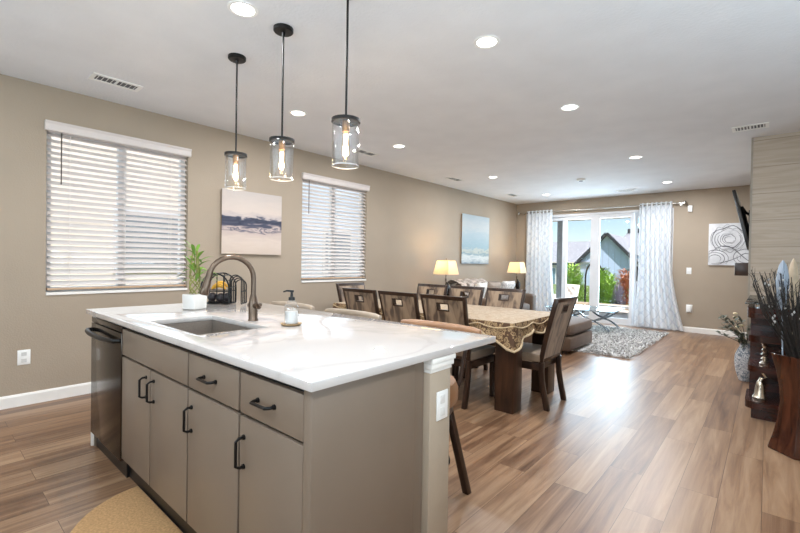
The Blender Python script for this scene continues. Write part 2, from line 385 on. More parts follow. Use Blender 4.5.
# ------------------------------------------------------------------ the setting
S(B(LW-.2, NWY-.2, -.1, RWX+.2, BW+.14, 0), 'floor', FLOOR, origin=(0, 0, 0))
S(B(LW-.2, NWY-.2, H, RWX+.2, BW+.2, H+.15), 'ceiling', CEIL, origin=(0, 0, H))
W1 = (.745, 1.93, .945, 2.40); W2 = (3.41, 4.62, .985, 2.40)
mb = MB(); t0, t1 = LW-.16, LW
ys = [NWY-.2, W1[0], W1[1], W2[0], W2[1], BW+.2]
for i in (0, 2, 4): mb.box(t0, ys[i], 0, t1, ys[i+1], H)
for w in (W1, W2): mb.box(t0, w[0], 0, t1, w[1], w[2]); mb.box(t0, w[0], w[3], t1, w[1], H)
S(mb, 'wall_left', WALL)
DX0, DX1, DZ = -4.28, -1.42, 2.42
mb = MB().box(LW, BW, 0, DX0, BW+.16, H).box(DX1, BW, 0, RWX+.2, BW+.16, H).box(DX0, BW, DZ, DX1, BW+.16, H)
S(mb, 'wall_back', WALL)
S(B(RWX, NWY-.2, 0, RWX+.16, BW, H), 'wall_right', WALL)
S(B(LW, NWY-.16, 0, RWX, NWY, H), 'wall_near', WALL)
S(B(-.165, 6.25, 0, RWX, 8.6, H), 'wall_fireplace', TILE, origin=(-.165, 6.25, 0))
S(B(-.17, 6.243, 0, -.152, 6.25, H), 'trim_1', mat('taupe tile edge trim', (158, 148, 134), .4))
def bboard(a, b, axis, s): 
    prof = [(0, 0), (.015, 0), (.015, .085), (.009, .1), (0, .102)]
    if axis == 'y': return MB().prism([(LW+u, z) for u, z in prof], 'y', a, b)
    return MB().prism([(BW-u, z) for u, z in prof], 'x', a, b)
S(bboard(NWY, BW, 'y', 1), 'baseboard_left', TRIM)
S(MB().prism([(BW-u, z) for u, z in [(0, 0), (.015, 0), (.015, .085), (.009, .1), (0, .102)]], 'x', DX1+.01, RWX), 'baseboard_back', TRIM)
# windows: frame, mullion, panes, stool
for i, w in enumerate((W1, W2)):
    y0, y1, z0, z1 = w; r = struct('window_%d' % (i+1), (LW-.1, (y0+y1)/2, z0)); xf = LW-.14
    mb = MB(); e = .045
    mb.box(xf, y0, z0, xf+.06, y0+e, z1).box(xf, y1-e, z0, xf+.06, y1, z1).box(xf, y0+e, z0, xf+.06, y1-e, z0+e).box(xf, y0+e, z1-e, xf+.06, y1-e, z1)
    mb.box(xf, (y0+y1)/2-.035, z0+e, xf+.06, (y0+y1)/2+.035, z1-e); build(mb, 'window_frame', VINYL, r)
    for a, b in ((y0+e, (y0+y1)/2-.035), ((y0+y1)/2+.035, y1-e)): build(B(xf+.025, a, z0+e, xf+.03, b, z1-e), 'window_pane', PANE, r)
    build(B(xf+.06, y0+.001, z0-.02, LW+.012, y1-.001, z0+.004), 'window_sill', TRIM, r)
# sliding glass door: jamb, panels, glass
r = struct('door_1', ((DX0+DX1)/2, BW+.05, 0))
mb = MB().box(DX0, BW+.01, .03, DX0+.05, BW+.13, DZ).box(DX1-.05, BW+.01, .03, DX1, BW+.13, DZ).box(DX0+.05, BW+.01, DZ-.05, DX1-.05, BW+.13, DZ).box(DX0, BW-.005, 0, DX1, BW+.13, .03)
build(mb, 'door_frame', VINYL, r)
px = [DX0+.05, -3.56, -2.885, -2.13, DX1-.05]
for k in range(4):
    a, b = px[k], px[k+1]; yy = BW+.03 if k in (1, 2) else BW+.08; s0 = .06 if k != 2 else .095; s1 = .06 if k != 1 else .095
    mb = MB().box(a, yy, .03, a+s0, yy+.04, DZ-.05).box(b-s1, yy, .03, b, yy+.04, DZ-.05).box(a+s0, yy, .03, b-s1, yy+.04, .14).box(a+s0, yy, DZ-.13, b-s1, yy+.04, DZ-.05)
    p = build(mb, 'door_panel', VINYL, r); build(B(a+s0, yy+.017, .14, b-s1, yy+.023, DZ-.13), 'glass_pane', PANE, p)
mb = MB().box(-2.06, BW+.05, .95, -2.035, BW+.08, 1.25); build(mb, 'door_handle', BLACK, r, bevel=.004)

# ------------------------------------------------------------------ kitchen island
CX0, CX1, CY0, CY1, CZ = -3.398, -.974, .742, 1.825, .92
SX0, SX1, SY0, SY1 = -2.57, -1.93, .845, 1.2
def slab():
    m = MB(); o = [(CX0, CY0), (CX1, CY0), (CX1, CY1), (CX0, CY1)]; i = [(SX0, SY0), (SX1, SY0), (SX1, SY1), (SX0, SY1)]
    vs = [(x, y, CZ) for x, y in o+i]+[(x, y, CZ-.03) for x, y in o+i]; fs = []
    for k in range(4):
        n = (k+1) % 4; fs += [(k, n, 4+n, 4+k), (8+k, 12+k, 12+n, 8+n), (k, 8+k, 8+n, n), (4+k, 4+n, 12+n, 12+k)]
    return m.add(vs, fs)
tag(build(slab(), 'countertop', QUARTZ, bevel=.003, origin=((CX0+CX1)/2, CY1, CZ-.03)), 'long white veined quartz countertop on the kitchen island', 'countertop')
# sink
r = thing('kitchen_sink', 'taupe undermount double bowl sink set in the white island countertop', 'sink', ((SX0+SX1)/2, (SY0+SY1)/2, .67))
zt, zb, w = .889, .68, .014
mb = MB().box(SX0-w, SY0-w, zb, SX0, SY1+w, zt).box(SX1, SY0-w, zb, SX1+w, SY1+w, zt).box(SX0, SY0-w, zb, SX1, SY0, zt).box(SX0, SY1, zb, SX1, SY1+w, zt).box(SX0-w, SY0-w, zb-.012, SX1+w, SY1+w, zb)
build(mb, 'basin', GRANITE, r)
build(B(-2.175, SY0, zb, -2.145, SY1, zt-.008), 'divider', GRANITE, r, bevel=.008)
for x in (-2.33, -2.0): build(MB().lathe([(.042, 0), (.042, .004), (.03, .006), (.028, .002)], (x, 1.03, zb)), 'drain', BRONZE, r, smooth=True)
def bar_handle(c, axis, L, parent):
    # black bar pull with two feet; c is on the door face, pull stands toward -y
    x, y, z = c; m = MB(); d = .032; pts = []
    u = Vector((1, 0, 0)) if axis == 'x' else Vector((0, 0, 1)); c = Vector(c)
    for s, k in ((-.5, 0), (-.5, .6), (-.42, 1), (.42, 1), (.5, .6), (.5, 0)): pts.append(c+u*L*s+Vector((0, -d*k, 0)))
    m.tube(pts, .0056, 8)
    for s in (-.5, .5): q = c+u*L*s; m.cyl(q, q+Vector((0, -.006, 0)), .009, 12)
    return build(m, 'handle', BLACK, parent, smooth=True)
FY = .77
def carcass(x0, x1):
    t = .016
    return MB().box(x0, .792, .11, x0+t, 1.325, .888).box(x1-t, .792, .11, x1, 1.325, .888).box(x0+t, .792, .11, x1-t, 1.325, .126).box(x0+t, 1.315, .126, x1-t, 1.325, .888).box(x0+t, .792, .86, x1-t, .82, .888)
def cabinet(name, label, x0, x1, pieces):
    r = thing(name, label, 'cabinet', ((x0+x1)/2, 1.07, 0))
    build(carcass(x0, x1), 'body', CABDARK, r)
    build(B(x0, .815, 0, x1, .83, .11), 'toe_kick', BLACKPL, r)
    for nm, a, b, z0, z1, hd in pieces:
        d = build(B(a+.0055, FY, z0, b-.0055, FY+.02, z1), nm, CAB, r, bevel=.0025)
        if hd: bar_handle((hd[0], FY, hd[1]), hd[2], hd[3], d)
Z0, Z1, Z2, Z3 = .128, .705, .717, .862
cabinet('sink_cabinet', 'greige sink base cabinet with two doors beside the dishwasher', -2.748, -1.869,
        [('false_front', -2.748, -1.869, Z2, Z3, None), ('door', -2.748, -2.309, Z0, Z1, (-2.36, .612, 'z', .10)), ('door', -2.309, -1.869, Z0, Z1, (-2.255, .612, 'z', .10))])
cabinet('drawer_cabinet', 'greige drawer and door cabinet, between the sink cabinet and the last cabinet', -1.867, -1.431,
        [('drawer', -1.867, -1.431, Z2, Z3, (-1.66, .788, 'x', .10)), ('door', -1.867, -1.431, Z0, Z1, (-1.825, .588, 'z', .10))])
cabinet('drawer_cabinet', 'greige drawer and door cabinet at the right end of the island, nearest the camera', -1.429, -1.042,
        [('drawer', -1.429, -1.042, Z2, Z3, (-1.252, .788, 'x', .10)), ('door', -1.429, -1.042, Z0, Z1, (-1.392, .583, 'z', .105))])
# end panel, knee wall with corner post
r = thing('island_end_panel', 'flat greige end panel facing right under the countertop corner', 'panel', (-1.02, 1.03, 0))
build(B(-1.04, .765, 0, -1.0, 1.245, .889), 'panel', CAB, r, bevel=.002)
build(MB().box(-1.04, 1.245, 0, -1.008, 1.27, .889).box(-1.04, 1.27, 0, -1.02, 1.325, .889), 'filler_strip', CAB, r)
KW = mat('beige painted knee wall', (172, 156, 137), .7, var=.015, bump=.12, bscale=90)
r = thing('island_knee_wall', 'beige painted knee wall and end post carrying the countertop overhang', 'wall', (-2.2, 1.42, 0))
build(B(-3.37, 1.38, 0, -1.12, 1.465, .889), 'wall_panel', KW, r)
build(B(-1.12, 1.328, 0, -.99, 1.468, .83), 'post', KW, r, bevel=.003)
mb = MB()
for z0, z1, e in ((.83, .845, .004), (.845, .868, .012), (.868, .889, .018)): mb.box(-1.12-.0, 1.328-e*.3, z0, -.99+e*.8, 1.468+e, z1)
build(mb, 'capital', TRIM, r, bevel=.003)
build(MB().box(-3.37, 1.465, 0, -1.12, 1.478, .1), 'base_trim', TRIM, r, bevel=.002)
r = thing('wall_outlet', 'white duplex outlet on the beige island post', 'outlet', (-.985, 1.41, .62))
build(B(-.989, 1.368, .632, -.983, 1.443, .748), 'cover_plate', WHITE, r, bevel=.0025)
for z in (.664, .714): build(MB().box(-.983, 1.39, z-.017, -.981, 1.42, z+.017), 'socket', mat('outlet grey', (222, 220, 216), .4), r, bevel=.002)
# side panel at the dishwasher end
r = thing('island_side_panel', 'narrow greige side panel at the window end of the island beside the dishwasher', 'panel', (-3.38, 1.13, 0))
build(B(-3.388, .79, 0, -3.37, 1.478, .889), 'panel', CAB, r); build(B(-3.402, .775, 0, -3.3885, 1.478, .1), 'base_trim', TRIM, r, bevel=.002)
# dishwasher
r = thing('dishwasher', 'black stainless dishwasher with a bowed bar handle at the left end of the island', 'dishwasher', (-3.06, 1.07, 0))
build(B(-3.366, .80, .10, -2.752, 1.36, .885), 'tub', BLACKPL, r)
build(B(-3.366, .766, .105, -2.752, .798, .835), 'door', DWSTEEL, r, bevel=.004)
build(B(-3.366, .768, .838, -2.752, .798, .872), 'control_strip', DWSTEEL, r, bevel=.003)
mb = MB(); pts = [(-3.06+.28*s, .766-.055*(1-.55*abs(s)**3)*(1 if abs(s) < .99 else 0), .79) for s in [-1, -.98, -.8, -.5, -.2, .2, .5, .8, .98, 1]]
mb.tube(pts, .014, 10); build(mb, 'handle', BLACK, r, smooth=True)
build(B(-3.366, .80, 0, -2.752, .815, .098), 'kick_plate', BLACKPL, r)
# faucet
r = thing('faucet', 'tall brushed bronze gooseneck faucet behind the sink', 'faucet', (-2.2, 1.262, CZ))
build(MB().lathe([(.029, 0), (.029, .006), (.026, .01), (.026, .1), (.022, .125), (.015, .15), (.015, .155)], (-2.2, 1.262, CZ), 20), 'base', BRONZE, r, smooth=True)
pts = [Vector((-2.2, 1.262, CZ+.15)), Vector((-2.2, 1.262, CZ+.24))]
for k in range(1, 13):
    a = PI*k/12*.96; pts.append(Vector((-2.2-.055*(1-math.cos(a))/2, 1.262-.115*(1-math.cos(a)), CZ+.24+.118*math.sin(a))))
build(MB().tube(pts, .0145, 12), 'gooseneck', BRONZE, r, smooth=True)
e = pts[-1]; d = (pts[-1]-pts[-2]).normalized()
build(MB().tube([e-d*.03, e, e+d*.05, e+d*.10, e+d*.105], [.016, .017, .02, .024, .021], 14), 'spray_head', BRONZE, r, smooth=True)
mb = MB().cyl((-2.235, 1.262, CZ+.085), (-2.14, 1.262, CZ+.085), .017, 14).tube([(-2.15, 1.262, CZ+.085), (-2.125, 1.262, CZ+.095)], [.012, .01], 10)
build(mb, 'lever', BRONZE, r, smooth=True)
# soap dispenser on a small dish
tag(build(MB().lathe([(.0, 0), (.04, 0), (.054, .006), (.056, .012), (.05, .012), (.045, .008), (0, .008)], (-1.905, 1.315, CZ), 24, caps=False), 'soap_dish', mat('brown wood dish', (150, 122, 86), .5, var=.12), smooth=True), 'round brown dish under the soap dispenser on the countertop', 'dish')
r = thing('soap_dispenser', 'clear glass soap dispenser with a black pump on the brown dish', 'soap dispenser', (-1.905, 1.315, CZ+.009))
z = CZ+.009
build(MB().lathe([(.0, 0), (.034, 0), (.037, .006), (.037, .085), (.033, .105), (.02, .122), (.014, .128)], (-1.905, 1.315, z), 24, caps=False), 'bottle', GLASS, r, smooth=True)
build(MB().lathe([(0, .004), (.033, .004), (.033, .01), (.033, .066), (0, .066)], (-1.905, 1.315, z), 24, caps=False), 'liquid', mat('white soap', (206, 206, 204), .3), r, smooth=True)
mb = MB().lathe([(.017, .124), (.017, .14), (.008, .144), (.006, .165), (.011, .168), (.011, .178)], (-1.905, 1.315, z), 16)
mb.tube([(-1.905, 1.315, z+.173), (-1.93, 1.3, z+.174), (-1.945, 1.29, z+.168)], [.006, .005, .004], 8)
build(mb, 'pump', BLACKPL, r, smooth=True)
# lucky bamboo in a square white pot
r = thing('potted_bamboo', 'lattice stem bamboo plant in a square white pot on the countertop', 'plant', (-2.985, 1.27, CZ))
px0, py0, pz = -2.985, 1.27, CZ; q = .056
ca, sa = math.cos(.35), math.sin(.35)
def rot2(x, y): return (px0+x*ca-y*sa, py0+x*sa+y*ca)
def ring(h, z): return [(*rot2(x*h, y*h), z) for x, y in ((-1, -1), (1, -1), (1, 1), (-1, 1))]
mb = MB().hexa(ring(q*.96, pz), ring(q, pz+.1)); build(mb, 'pot', CERAMIC, r, bevel=.004)
build(MB().hexa(ring(q*.85, pz+.1), ring(q*.85, pz+.103)), 'soil', mat('pebbles', (150, 140, 128), .9, var=.3, vscale=200), r)
mb = MB()
for k in range(6):
    ph = PI*k/3; sg = 1 if k % 2 else -1; pts = []
    for j in range(13):
        u = j/12; a = ph+sg*u*PI*1.25; pts.append((px0+.032*math.cos(a), py0+.032*math.sin(a), pz+.1+.15*u))
    mb.tube(pts, .0042, 6)
    mb.tube([pts[-1], (pts[-1][0]*.5+px0*.5, pts[-1][1]*.5+py0*.5, pz+.40)], [.004, .003], 6)
build(mb, 'lattice_stem', STALK, r, smooth=True)
def leaf(mb, p, d, L, w, droop=.3, n=5, fold=.25):
    d = Vector(d).normalized(); side = d.cross(Vector((0, 0, 1)))
    if side.length < .05: side = Vector((1, 0, 0))
    side.normalize(); up = side.cross(d); p = Vector(p); vs = []
    for i in range(n+1):
        u = i/n; ww = w*(math.sin(PI*min(1, u*.92+.06))**.8)*(1 if u < .99 else .05); c = p+d*L*u-Vector((0, 0, 1))*droop*L*u*u
        vs += [c-side*ww+up*ww*fold, c, c+side*ww+up*ww*fold]
    fs = []
    for i in range(n):
        a = i*3; fs += [(a, a+1, a+4, a+3), (a+1, a+2, a+5, a+4)]
    mb.add(vs, fs)
for k in range(36):
    a = random.uniform(0, 2*PI); h = random.uniform(.2, .44); mb = MB(); el = random.uniform(.1, 1.2)
    rr = .02 if h > .25 else .03
    leaf(mb, (px0+rr*math.cos(a), py0+rr*math.sin(a), pz+h-.02), (math.cos(a)*math.cos(el), math.sin(a)*math.cos(el), math.sin(el)), random.uniform(.09, .16), .0125, .35)
    build(mb, 'leaf', LEAF, r, smooth=True)
# arched wire fruit basket
AX = Vector((.754, .657, 0)); AY = Vector((-.657, .754, 0)); BC = Vector((-3.17, 1.575, CZ))
def bp3(u, v, z): return BC+AX*u+AY*v+Vector((0, 0, z))
r = thing('wire_fruit_basket', 'black arched wire basket of fruit on the back corner of the countertop', 'basket', BC)
mb = MB(); R = .004
def arch(u0, u1, v, zt, zb_=.006, n=14):
    uc, hw = (u0+u1)/2, (u1-u0)/2; return [bp3(u0, v, zb_)]+[bp3(uc-hw*math.cos(PI*k/n), v, zt-hw+hw*math.sin(PI*k/n)) for k in range(n+1)]+[bp3(u1, v, zb_)]
for v in (-.07, .07):
    mb.tube(arch(-.15, .06, v, .235), .006, 8); mb.tube([bp3(-.15, v, .1), bp3(.06, v, .1)], R, 6); mb.tube([bp3(-.15, v, .006), bp3(.06, v, .006)], .005, 6)
    for u in (-.09, -.03, .02): mb.tube([bp3(u, v, .006), bp3(u, v, .235-.105+math.sqrt(max(0, .105**2-(u+.045)**2)))], R, 6)
for k in range(7):
    a = PI*k/6; u = -.045-.105*math.cos(a); z = .13+.105*math.sin(a); mb.tube([bp3(u, -.07, z), bp3(u, .07, z)], R, 6)
mb.tube([bp3(-.15, -.07, .006), bp3(-.15, .07, .006)], .005, 6); mb.tube([bp3(.06, -.07, .006), bp3(.06, .07, .006)], .005, 6)
for k in range(1, 4): mb.tube([bp3(-.15, -.07+.035*k, .006), bp3(.06, -.07+.035*k, .006)], R, 6)
build(mb, 'cage', BLACK, r, smooth=True)
mb = MB()
for v, zt in ((-.055, .225), (-.02, .215), (.015, .2), (.05, .185)): mb.tube(arch(.062, .15, v, zt), .0045, 8)
for z in (.006, .1): mb.tube([bp3(.15, -.055, z), bp3(.15, .05, z)], R, 6)
build(mb, 'side_rack', BLACK, r, smooth=True)
YEL = mat('ripe banana', (214, 160, 48), .5, var=.15, vscale=40); PLUM = mat('dark plum skin', (36, 30, 34), .35)
for k in range(2):
    pts = [bp3(-.09+.11*u, -.025+.045*k, .115+.012*k+.03*math.sin(PI*u)) for u in [i/8 for i in range(9)]]
    o = build(MB().tube(pts, [.006, .014, .018, .019, .019, .018, .016, .011, .005], 8), 'banana', YEL, smooth=True)
    tag(o, ('upper' if k else 'lower')+' yellow banana lying across the dark fruit in the wire basket', 'banana', 'bananas in the wire basket')
for k, (u, z, nm) in enumerate(((-.095, .05, 'left'), (-.03, .045, 'middle'), (.022, .05, 'right'))):
    o = build(MB().lathe([(0, -.036), (.018, -.032), (.032, -.014), (.036, .004), (.028, .024), (.012, .035), (0, .036)], bp3(u, .0, z), 16, caps=False), 'plum', PLUM, smooth=True)
    tag(o, '%s dark round fruit in the bottom of the wire basket' % nm, 'fruit', 'dark fruit in the wire basket')
# kitchen mat
mb = MB(); poly = []
cx, cy = -2.05, .86
for k in range(25):
    a = PI+PI*k/24; poly.append((cx+.54*math.cos(a), .808+.425*math.sin(a)))
mb.prism(poly, 'z', .0, .012)
tag(build(mb, 'kitchen_mat', MATFIB, bevel=.003), 'tan half round woven kitchen mat on the floor in front of the sink cabinet', 'mat')

# ------------------------------------------------------------------ bar stools
def make_stool(m, label):
    r = thing('bar_stool', label, 'stool', group='bar stools along the island', local=True)
    build(MB().lathe([(.0, .50), (.21, .5), (.25, .512), (.262, .535), (.262, .585), (.245, .625), (.17, .645), (0, .652)], (0, 0, 0), 28, caps=False), 'seat', m, r, smooth=True)
    build(MB().lathe([(.19, .452), (.228, .456), (.236, .47), (.232, .498), (.2, .502)], (0, 0, 0), 28), 'seat_ring', ESPRESSO, r, smooth=True)
    build(MB().lathe([(.1, .43), (.1, .454)], (0, 0, 0), 20), 'swivel', BLACK, r)
    mb = MB().cushion(-.29, -.028, -.05, .29, .028, .05, .0, 12, .46)
    mb.v = [(x, y+.295-.05*(x/.29)**2+(z)*.1, z+.855) for x, y, z in mb.v]
    build(mb, 'backrest', m, r, smooth=True, weld=True)
    for s in (-1, 1): build(MB().tube([(s*.16, .17, .5), (s*.17, .235, .6), (s*.175, .29, .82)], [.014, .013, .012], 8), 'back_post', ESPRESSO, r, smooth=True)
    for sx in (-1, 1):
        for sy in (-1, 1):
            a, b = (sx*.155, sy*.145), (sx*.25, sy*.2); w = .019
            build(MB().hexa([(b[0]-w, b[1]-w, 0), (b[0]+w, b[1]-w, 0), (b[0]+w, b[1]+w, 0), (b[0]-w, b[1]+w, 0)], [(a[0]-w, a[1]-w, .456), (a[0]+w, a[1]-w, .456), (a[0]+w, a[1]+w, .456), (a[0]-w, a[1]+w, .456)]), 'leg', ESPRESSO, r, bevel=.004)
    pts = [(.2*math.cos(2*PI*k/32)*1.12, .2*math.sin(2*PI*k/32)*.95, .2) for k in range(32)]
    build(MB().tube(pts, .011, 8, closed=True), 'foot_ring', BLACK, r, smooth=True)
    return r
s3 = make_stool(LEATHER, 'bar stool with tan leather low back, nearest the island post'); s3.location = (-1.475, 1.80, 0)
s2 = make_stool(LEATHER_GLARE, 'glare paled low backed bar stool, middle one behind the countertop'); s2.location = (-2.27, 1.83, 0)
s1 = dup(s2, (-3.01, 1.83, 0), 0, 'glare paled low backed bar stool behind the soap dispenser, farthest from the post')

# ------------------------------------------------------------------ dining table, cloth and chairs
TX0, TX1, TY0, TY1, TZ = -3.80, -1.57, 3.22, 4.28, .772
r = thing('dining_table', 'long dark wood dining table with thick square legs under a patterned cloth', 'table', ((TX0+TX1)/2, (TY0+TY1)/2, 0))
build(B(TX0, TY0, TZ-.045, TX1, TY1, TZ), 'tabletop', TABLEWOOD, r, bevel=.004)
build(MB().box(TX0+.17, TY0+.1, TZ-.13, TX1-.17, TY0+.125, TZ-.046).box(TX0+.17, TY1-.125, TZ-.13, TX1-.17, TY1-.1, TZ-.046), 'apron', TABLEWOOD, r)
for x in (TX0+.02, TX1-.19):
    for y in (TY0+.07, TY1-.24): build(B(x, y, 0, x+.17, y+.17, TZ-.046), 'leg', TABLEWOOD, r, bevel=.005)
r = thing('tablecloth', 'beige damask tablecloth with a brown floral border draped over the dining table', 'tablecloth', ((TX0+TX1)/2, (TY0+TY1)/2, TZ))
e = .012
build(B(TX0-e, TY0-e, TZ+.001, TX1+e, TY1+e, TZ+.005), 'cloth_top', CLOTH, r, bevel=.002)
# hanging border: walk the perimeter, scalloped hem, corners fall lower
def perim():
    pts = []; x0, x1, y0, y1 = TX0-e, TX1+e, TY0-e, TY1+e
    def side(a, b, n, nx, ny):
        for i in range(n): u = i/n; pts.append((a[0]+(b[0]-a[0])*u, a[1]+(b[1]-a[1])*u, nx, ny, u, n))
    side((x0, y0), (x1, y0), 66, 0, -1); side((x1, y0), (x1, y1), 32, 1, 0); side((x1, y1), (x0, y1), 66, 0, 1); side((x0, y1), (x0, y0), 32, -1, 0)
    return pts
P_ = perim(); n = len(P_); rows = 7; vs = []; hem = []
for i, (x, y, nx, ny, u, k) in enumerate(P_):
    L = (TX1-TX0) if k == 66 else (TY1-TY0); s = u*L; d = min(s, L-s)
    corner = max(0, 1-d/.2); sc = abs(math.sin(PI*s/(L/(7 if k == 66 else 3))))
    dep = .085+.05*sc+.14*corner**1.3
    px_, py_, qx, qy = P_[(i-1) % n][2:4]+(nx, ny); ax, ay = nx, ny
    if u == 0: ax, ay = (nx+px_)*.75, (ny+py_)*.75
    for j in range(rows+1):
        v = j/rows; z = TZ+.004-dep*v; out = .01*math.sqrt(v)+.014*v*math.sin(s*26)*(.4+.6*v)+.02*corner*v
        vs.append((x+ax*out, y+ay*out, z))
    hem.append(vs[-1])
fs = [(i*(rows+1)+j, ((i+1) % n)*(rows+1)+j, ((i+1) % n)*(rows+1)+j+1, i*(rows+1)+j+1) for i in range(n) for j in range(rows)]
build(MB().add(vs, fs), 'floral_border', BAND, r, smooth=True)
build(MB().tube([Vector(p) for p in hem], .011, 6, closed=True), 'lace_hem', LACE, r, smooth=True)
top_edge = [Vector((x+nx*.006, y+ny*.006, TZ+.003-.02-.03*abs(math.sin(PI*u*L_)))) for (x, y, nx, ny, u, k) in P_ for L_ in ((7 if k == 66 else 3),)]
build(MB().tube(top_edge, .006, 6, closed=True), 'piping', LACE, r, smooth=True)

def make_chair(label):
    r = thing('dining_chair', label, 'chair', group='dining chairs around the table', local=True)
    # local: faces +y, seat centre at origin
    sw = .225
    build(MB().cushion(-sw, -.215, .40, sw, .235, .485, .018, 8, .32), 'seat', SEATV, r, smooth=True, weld=True)
    build(MB().box(-.22, .205, .335, .22, .23, .40).box(-.22, -.2, .335, -.195, .205, .40).box(.195, -.2, .335, .22, .205, .40).box(-.195, -.2, .335, .195, -.178, .40), 'seat_frame', ESPRESSO, r, bevel=.003)
    for s in (-1, 1):
        w = .019; x = s*.2
        build(MB().hexa([(x-w*.85, .19, 0), (x+w*.85, .19, 0), (x+w*.85, .225, 0), (x-w*.85, .225, 0)], [(x-w, .185, .335), (x+w, .185, .335), (x+w, .23, .335), (x-w, .23, .335)]), 'leg', ESPRESSO, r, bevel=.004)
        # rear leg sweeps backwards
        mb = MB(); prev = None; prof = [(0, -.272), (.12, -.245), (.25, -.222), (.335, -.215), (.41, -.218)]
        vs = []; fs = []
        for z, y in prof: vs += [(x-w, y-.024, z), (x+w, y-.024, z), (x+w, y+.02, z), (x-w, y+.02, z)]
        for i in range(len(prof)-1):
            for k in range(4): fs.append((i*4+k, i*4+(k+1) % 4, (i+1)*4+(k+1) % 4, (i+1)*4+k))
        fs += [(3, 2, 1, 0), tuple(len(vs)-4+k for k in range(4))]
        build(mb.add(vs, fs), 'leg', ESPRESSO, r, bevel=.004)
    def by(z): return -.212-.135*max(0, (z-.40)/.56)**1.15
    def bx(z): return .212+.028*(z-.40)/.56
    def slab(u0, u1, z0, z1, th0, th1, nz=6, nu=1):
        m = MB()
        def X(u, z): return u*bx(z)
        vs = []; 
        zz = [z0+(z1-z0)*i/nz for i in range(nz+1)]
        for z in zz:
            y = by(z); vs += [(X(u0, z), y-th0, z), (X(u1, z), y-th0, z), (X(u1, z), y+th1, z), (X(u0, z), y+th1, z)]
        fs = [(3, 2, 1, 0), tuple(4*nz+k for k in range(4))]
        for i in range(nz):
            for k in range(4): fs.append((i*4+k, i*4+(k+1) % 4, (i+1)*4+(k+1) % 4, (i+1)*4+k))
        m.add(vs, fs); return m
    mb = MB()
    for a in ((-1, -.9, .41, .975, .02, .02), (.9, 1, .41, .975, .02, .02), (-.9, .9, .94, .975, .02, .02), (-.9, .9, .41, .44, .02, .02)):
        q = slab(*a); mb.add(q.v, q.f)
    bf = build(mb, 'back_frame', ESPRESSO, r, bevel=.003)
    mb = MB()   # padded panel around the hand slot
    for a in ((-.9, -.28, .44, .94), (.28, .9, .44, .94), (-.28, .28, .44, .835), (-.28, .28, .91, .94)):
        q = slab(*a, .016, .026); mb.add(q.v, q.f)
    build(mb, 'back_panel', VELVET, r)
    mb = MB()
    for a in ((-.28, -.24, .835, .91), (.24, .28, .835, .91), (-.24, .24, .835, .846), (-.24, .24, .899, .91)):
        q = slab(*a, .02, .028, 2); mb.add(q.v, q.f)
    build(mb, 'slot_frame', ESPRESSO, bf)
    return r
ch = make_chair('dining chair nearest the camera on the island side, right one of three'); ch.location = (-2.165, 3.41, 0)
dup(ch, (-2.70, 3.41, 0), 0, 'dining chair with its back to the island, middle one of three')
dup(ch, (-3.235, 3.41, 0), 0, 'dining chair with its back to the island, closest to the left window')
dup(ch, (-2.30, 4.18, 0), PI, 'dining chair across the table, right one beside the sofa arm')
dup(ch, (-2.83, 4.18, 0), PI, 'dining chair across the table, middle one of the far row')
dup(ch, (-3.36, 4.18, 0), PI, 'dining chair across the table, left one in front of the lit candle')
dup(ch, (-1.69, 3.79, 0), PI/2, 'dining chair alone at the right head of the table, seen from behind')
dup(ch, (-3.83, 3.80, 0), -PI/2, 'dining chair at the far left head of the table under the window')

# ------------------------------------------------------------------ living area
# sofa along the left wall
SYA, SYB = 6.5, 8.62
r = thing('sofa', 'long brown upholstered sofa against the left wall below the seascape', 'sofa', (-4.2, (SYA+SYB)/2, 0))
build(B(-4.66, SYA+.03, .06, -3.68, SYB-.03, .28), 'base', SOFA, r, bevel=.03, seg=3)
build(B(-4.68, SYA+.02, .28, -4.42, SYB-.02, .80), 'back', SOFA, r, bevel=.05, seg=3)
for k in range(3):
    a = SYA+.24+k*(SYB-SYA-.48)/3; b = a+(SYB-SYA-.48)/3-.01
    build(MB().cushion(-4.42, a, .28, -3.68, b, .46, .03), 'seat_cushion', SOFA, r, smooth=True, weld=True)
    build(MB().cushion(-4.56, a, .44, -4.28, b, .86, .02), 'back_cushion', SOFA, r, smooth=True, weld=True)
for a in (SYA, SYB-.24): build(B(-4.66, a, .06, -3.66, a+.24, .64), 'arm', SOFA, r, bevel=.06, seg=4)
for x in (-4.6, -3.75):
    for y in (SYA+.08, SYB-.12): build(MB().cyl((x, y, 0), (x, y, .06), .03, 10), 'foot', ESPRESSO, r)
def fur(u, v):
    x = -4.70+.47*v; y = 6.72+1.0*u; z = (.825+.085*math.sin(PI*min(1, v*1.15))) if v < .8 else .87-(v-.8)*1.2
    z += .018*math.sin(u*23+v*7)+.012*math.sin(u*51)+.02; x = max(-4.715, x)
    return (x, y, z)
mb = MB().grid(fur, 40, 14)
tag(build(mb, 'fur_throw', THROW, smooth=True), 'grey and white fur throw spread over the top of the sofa back', 'throw')
def pillow(c, s, rx, rz, m, label):
    mb = MB()
    def fn(sg):
        def q(u, v):
            a, b = u*2-1, v*2-1; k = (1-a**4)*(1-b**4); return (a*s*(1-.06*(1-b*b)), sg*.07*math.sqrt(max(0, k)), b*s*(1-.06*(1-a*a)))
        return q
    mb.grid(fn(1), 12, 12).grid(fn(-1), 12, 12)
    M_ = Matrix.Rotation(rz, 3, 'Z') @ Matrix.Rotation(rx, 3, 'X'); mb.v = [tuple(M_ @ Vector(p)+Vector(c)) for p in mb.v]
    tag(build(mb, 'throw_pillow', m, smooth=True, weld=True), label, 'pillow', 'throw pillows on the sofa')
pillow((-4.10, 7.0, .70), .21, -.3, -PI/2+.1, PILLOW, 'cream throw pillow at the near end of the sofa')
